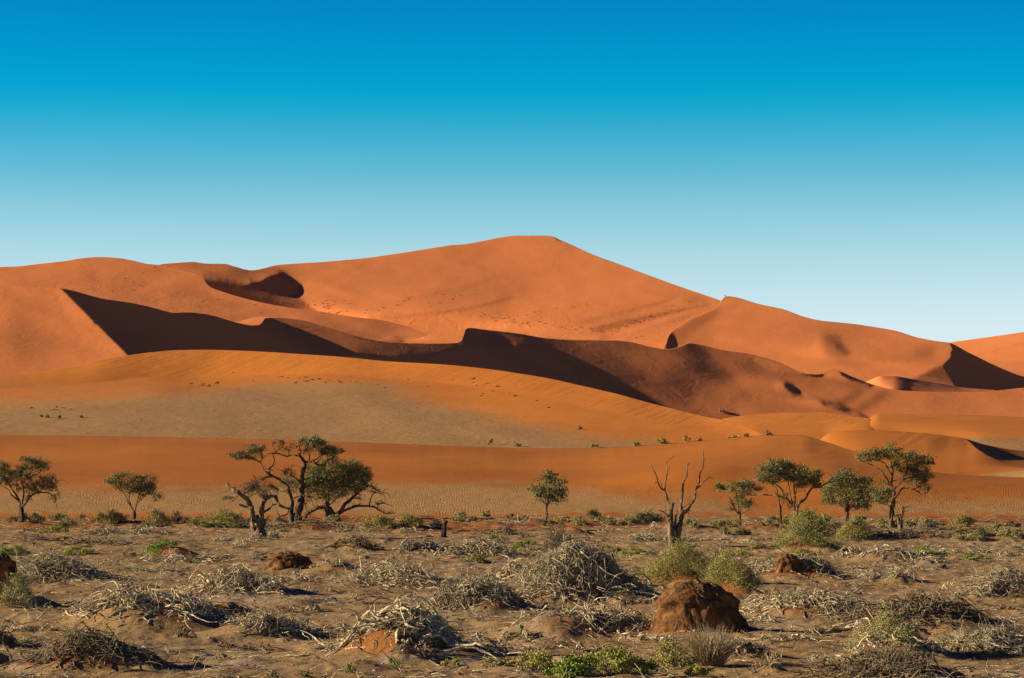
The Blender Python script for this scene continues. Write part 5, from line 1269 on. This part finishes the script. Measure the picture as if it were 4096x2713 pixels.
# ------------------------------------------------------------------ litter lying on the plain
R = rs(99)
N = 11000
Yl = 72 * (255 / 72.0) ** (R.rand(N) ** 1.15)
xl = (R.rand(N) * 2 - 1) * 0.20 * Yl
keep = (pnoise(xl / 5.0, Yl / 9.0, 11) + 0.35 * R.randn(N)) > -0.05
xl, Yl = xl[keep], Yl[keep]; N = len(xl)
st = np.stack([xl, Yl, np.zeros(N)], 1)
hd = R.randn(N) * 0.7 + np.pi * (R.rand(N) > 0.5)
L = (0.05 + 0.13 * R.rand(N) ** 2) * (0.8 + 0.4 * Yl / 150)
ln = walk(R, st, np.stack([np.cos(hd), np.sin(hd), 0 * hd], 1), L, 6, 0.35)
g = gfields(ln[..., 0].ravel(), ln[..., 1].ravel())[0].reshape(N, 6)
t = np.linspace(0, 1, 6)[None]
ln[..., 2] = g + 0.015 + np.abs(ln[..., 2]) * 0.4 + np.sin(np.pi * t) * 0.05 * R.rand(N, 1) + (R.rand(N, 1) > 0.93) * t * 0.35
v, f = tubes(ln, (0.010 + 0.016 * R.rand(N, 1)) * (1 - 0.6 * t) * (0.7 + 0.5 * Yl / 150)[:, None], 4)
o = np_mesh('twig_litter', v, f, MB_grey, smooth=False)
tag(o, 'fine dead twigs littering the sand of the plain', 'litter', kind='stuff')
N = 2600                              # crusty clay chips and small stones
Yl = 72 * (240 / 72.0) ** (R.rand(N) ** 1.2); xl = (R.rand(N) * 2 - 1) * 0.2 * Yl
sel = (pnoise(xl / 3.0 + 40, Yl / 6.0, 12) > 0.02); xl, Yl = xl[sel], Yl[sel]; N = len(xl)
g = gfields(xl, Yl)[0]
s_ = (0.015 + 0.05 * R.rand(N) ** 2.5) * (0.7 + 0.5 * Yl / 120)
c = np.array([[1, 0, 0], [0, 1, 0], [-1, 0, 0], [0, -1, 0], [0, 0, .45], [0, 0, -.4]])
vv = c[None] * s_[:, None, None] * (0.7 + 0.6 * R.rand(N, 6, 1)) + np.stack([xl, Yl, g + s_ * 0.25], 1)[:, None]
tri = np.array([[0, 1, 4], [1, 2, 4], [2, 3, 4], [3, 0, 4], [1, 0, 5], [2, 1, 5], [3, 2, 5], [0, 3, 5]])
f = (np.arange(N) * 6)[:, None, None] + tri[None]
def mat_chip():
    t = NT('clay_chips'); return t.fin(t.mix(t.noise(1.5, 3, 0.6), (0.28, 0.21, 0.14), (0.50, 0.42, 0.30)))
o = np_mesh('clay_chips', vv.reshape(-1, 3), f.reshape(-1, 3), mat_chip(), smooth=False)
tag(o, 'small clay chips and stones scattered on the sand', 'stones', kind='stuff')

# ------------------------------------------------------------------ tufts on the dunes, the walker
bpy.context.view_layer.update()
DG = bpy.context.evaluated_depsgraph_get()
def hit(sx, sy):
    d = Vector(((sx - CX) / F, 1, (HY - sy) / F)).normalized()
    ok, loc, nr, i, ob, mx = sc.ray_cast(DG, Vector((0, 300, EYE + (HY - sy) / F * 300)) + Vector(((sx - CX) / F * 300, 0, 0)), d)
    return (loc.x, loc.y, loc.z) if ok else None
TU = [
 (165, 1668, 11, 11, ML_dry, 'tiny dry tuft on the tan slope, first of the left group'), (191, 1671, 11, 10, ML_dry, 'tiny dry tuft on the tan slope, second of the left group'), (236, 1675, 9, 13, ML_dry, 'tiny thin tuft on the tan slope, third of the left group'), (324, 1671, 13, 11, ML_dry, 'tiny dry tuft on the tan slope, right one of the left group'),
 (1962, 1779, 24, 20, ML_gold, 'golden tuft on an orange bump above the front dune crest'), (2066, 1787, 28, 20, ML_dry, 'dry tuft just right of the golden one above the front dune crest'), (2383, 1790, 66, 17, ML_gold, 'low golden cushion row on the front dune crest, left of the group'),
 (2546, 1783, 48, 13, ML_gold, 'small flat golden cushion on the front dune crest'), (2655, 1776, 78, 24, ML_gold, 'largest golden cushion on the front dune crest'), (2748, 1766, 44, 21, ML_gold, 'rounded golden cushion right of the largest one'), (2797, 1765, 24, 11, ML_dry, 'faint dry tuft right of the rounded cushion'),
 (2930, 1753, 50, 13, ML_gold, 'long golden cushion high on the front dune crest'), (2985, 1749, 18, 13, ML_dry, 'upright dry tuft at the end of the long cushion'), (3074, 1742, 34, 15, ML_grey, 'grey bush where the dune crests meet'),
 (2885, 1648, 40, 10, ML_dry, 'dark scrub line at the foot of the middle dunes'), (2320, 1718, 14, 10, ML_dry, 'lone dry bump on the tan slope, centre right'),
]
for (x, y, w, h, mt, lab) in TU:
    hp = hit(x, y)
    if hp: shrub('dune_tuft', 'grass', lab, x, y, w, h, mt, 1.0, group='tufts on the lower dunes', hitp=hp, stems=False, leaf=0.0011 * hp[1] ** 0.85)
R = rs(5)                            # scrub specks far up on the dunes
pts = []
for (cx_, cy_, rx, ry, rot, n) in [(1180, 742, 120, 9, 6, 22), (1250, 720, 150, 7, -10, 20), (900, 705, 100, 8, -12, 16), (1500, 735, 120, 6, -22, 20), (760, 712, 30, 8, 10, 16), (300, 655, 60, 20, -30, 12), (1040, 690, 90, 8, -22, 14),
                                    (720, 880, 180, 10, 4, 24), (480, 890, 40, 4, 0, 8), (120, 945, 60, 8, 0, 10), (1100, 900, 120, 20, 10, 14), (800, 700, 70, 6, 5, 10), (1330, 760, 120, 8, 5, 14), (600, 700, 150, 14, 12, 10), (2170, 868, 30, 3, 0, 2)]:
    a = math.radians(rot)
    for i in range(n):
        u, v_ = R.randn() * rx * 0.6, R.randn() * ry * 0.6
        pts.append(((cx_ + u * math.cos(a) - v_ * math.sin(a)) * K, (cy_ + u * math.sin(a) + v_ * math.cos(a)) * K))
P3 = []; S3 = []
for p in pts:
    hp = hit(*p)
    if hp and hp[1] > 400: P3.append(hp); S3.append((0.12 + 0.5 * R.rand() ** 3) * hp[1] / 1000 * 0.7)
P3 = np.array(P3); S3 = np.array(S3)
q = P3[:, None] + R.randn(len(P3), 60, 3) * S3[:, None, None] * np.array([1.2, 0.8, 0.4]) + np.array([0, 0, 1]) * S3[:, None, None] * 0.3
v, f = leaves(R, q.reshape(-1, 3), 0.22)
o = np_mesh('dune_scrub', v, f, ML_grey, smooth=False)
tag(o, 'scattered tiny scrub specks far up on the dune slopes', 'scrub', kind='stuff')

# the walker on the ridge
hp = hit(2901, 1192)
if hp:
    me = bpy.data.meshes.new('person')
    J = [((0, 0, .98), .13), ((0, 0, 1.2), .14), ((0, 0, 1.42), .15), ((0, 0, 1.52), .06), ((0, 0, 1.66), .10), ((0, 0, 1.76), .07),
         ((.10, .02, .92), .10), ((.13, .10, .5), .07), ((.13, .06, .08), .05), ((.13, -.08, .03), .04),
         ((-.10, -.02, .92), .10), ((-.12, -.12, .5), .07), ((-.12, -.02, .08), .05), ((-.12, -.16, .03), .04),
         ((.20, 0, 1.40), .06), ((.27, .04, 1.12), .05), ((.25, -.08, .88), .04), ((-.20, 0, 1.40), .06), ((-.27, -.02, 1.12), .05), ((-.25, -.14, .9), .04)]
    E = [(0, 1), (1, 2), (2, 3), (3, 4), (4, 5), (0, 6), (6, 7), (7, 8), (8, 9), (0, 10), (10, 11), (11, 12), (12, 13), (2, 14), (14, 15), (15, 16), (2, 17), (17, 18), (18, 19)]
    me.from_pydata([j[0] for j in J], E, [])
    person = bpy.data.objects.new('person', me); COL.objects.link(person)
    md = person.modifiers.new('skin', 'SKIN')
    for i, (_, r) in enumerate(J):
        me.skin_vertices[0].data[i].radius = (r, r * 0.8)
    me.skin_vertices[0].data[0].use_root = True
    person.modifiers.new('sub', 'SUBSURF').levels = 1
    t = NT('dark_clothing'); me.materials.append(t.fin((0.03, 0.03, 0.04)))
    person.location = (hp[0], hp[1] + 0.3, hp[2] + 0.2)
    tag(person, 'tiny dark figure of a person walking on the ridge crest against the sky', 'person')
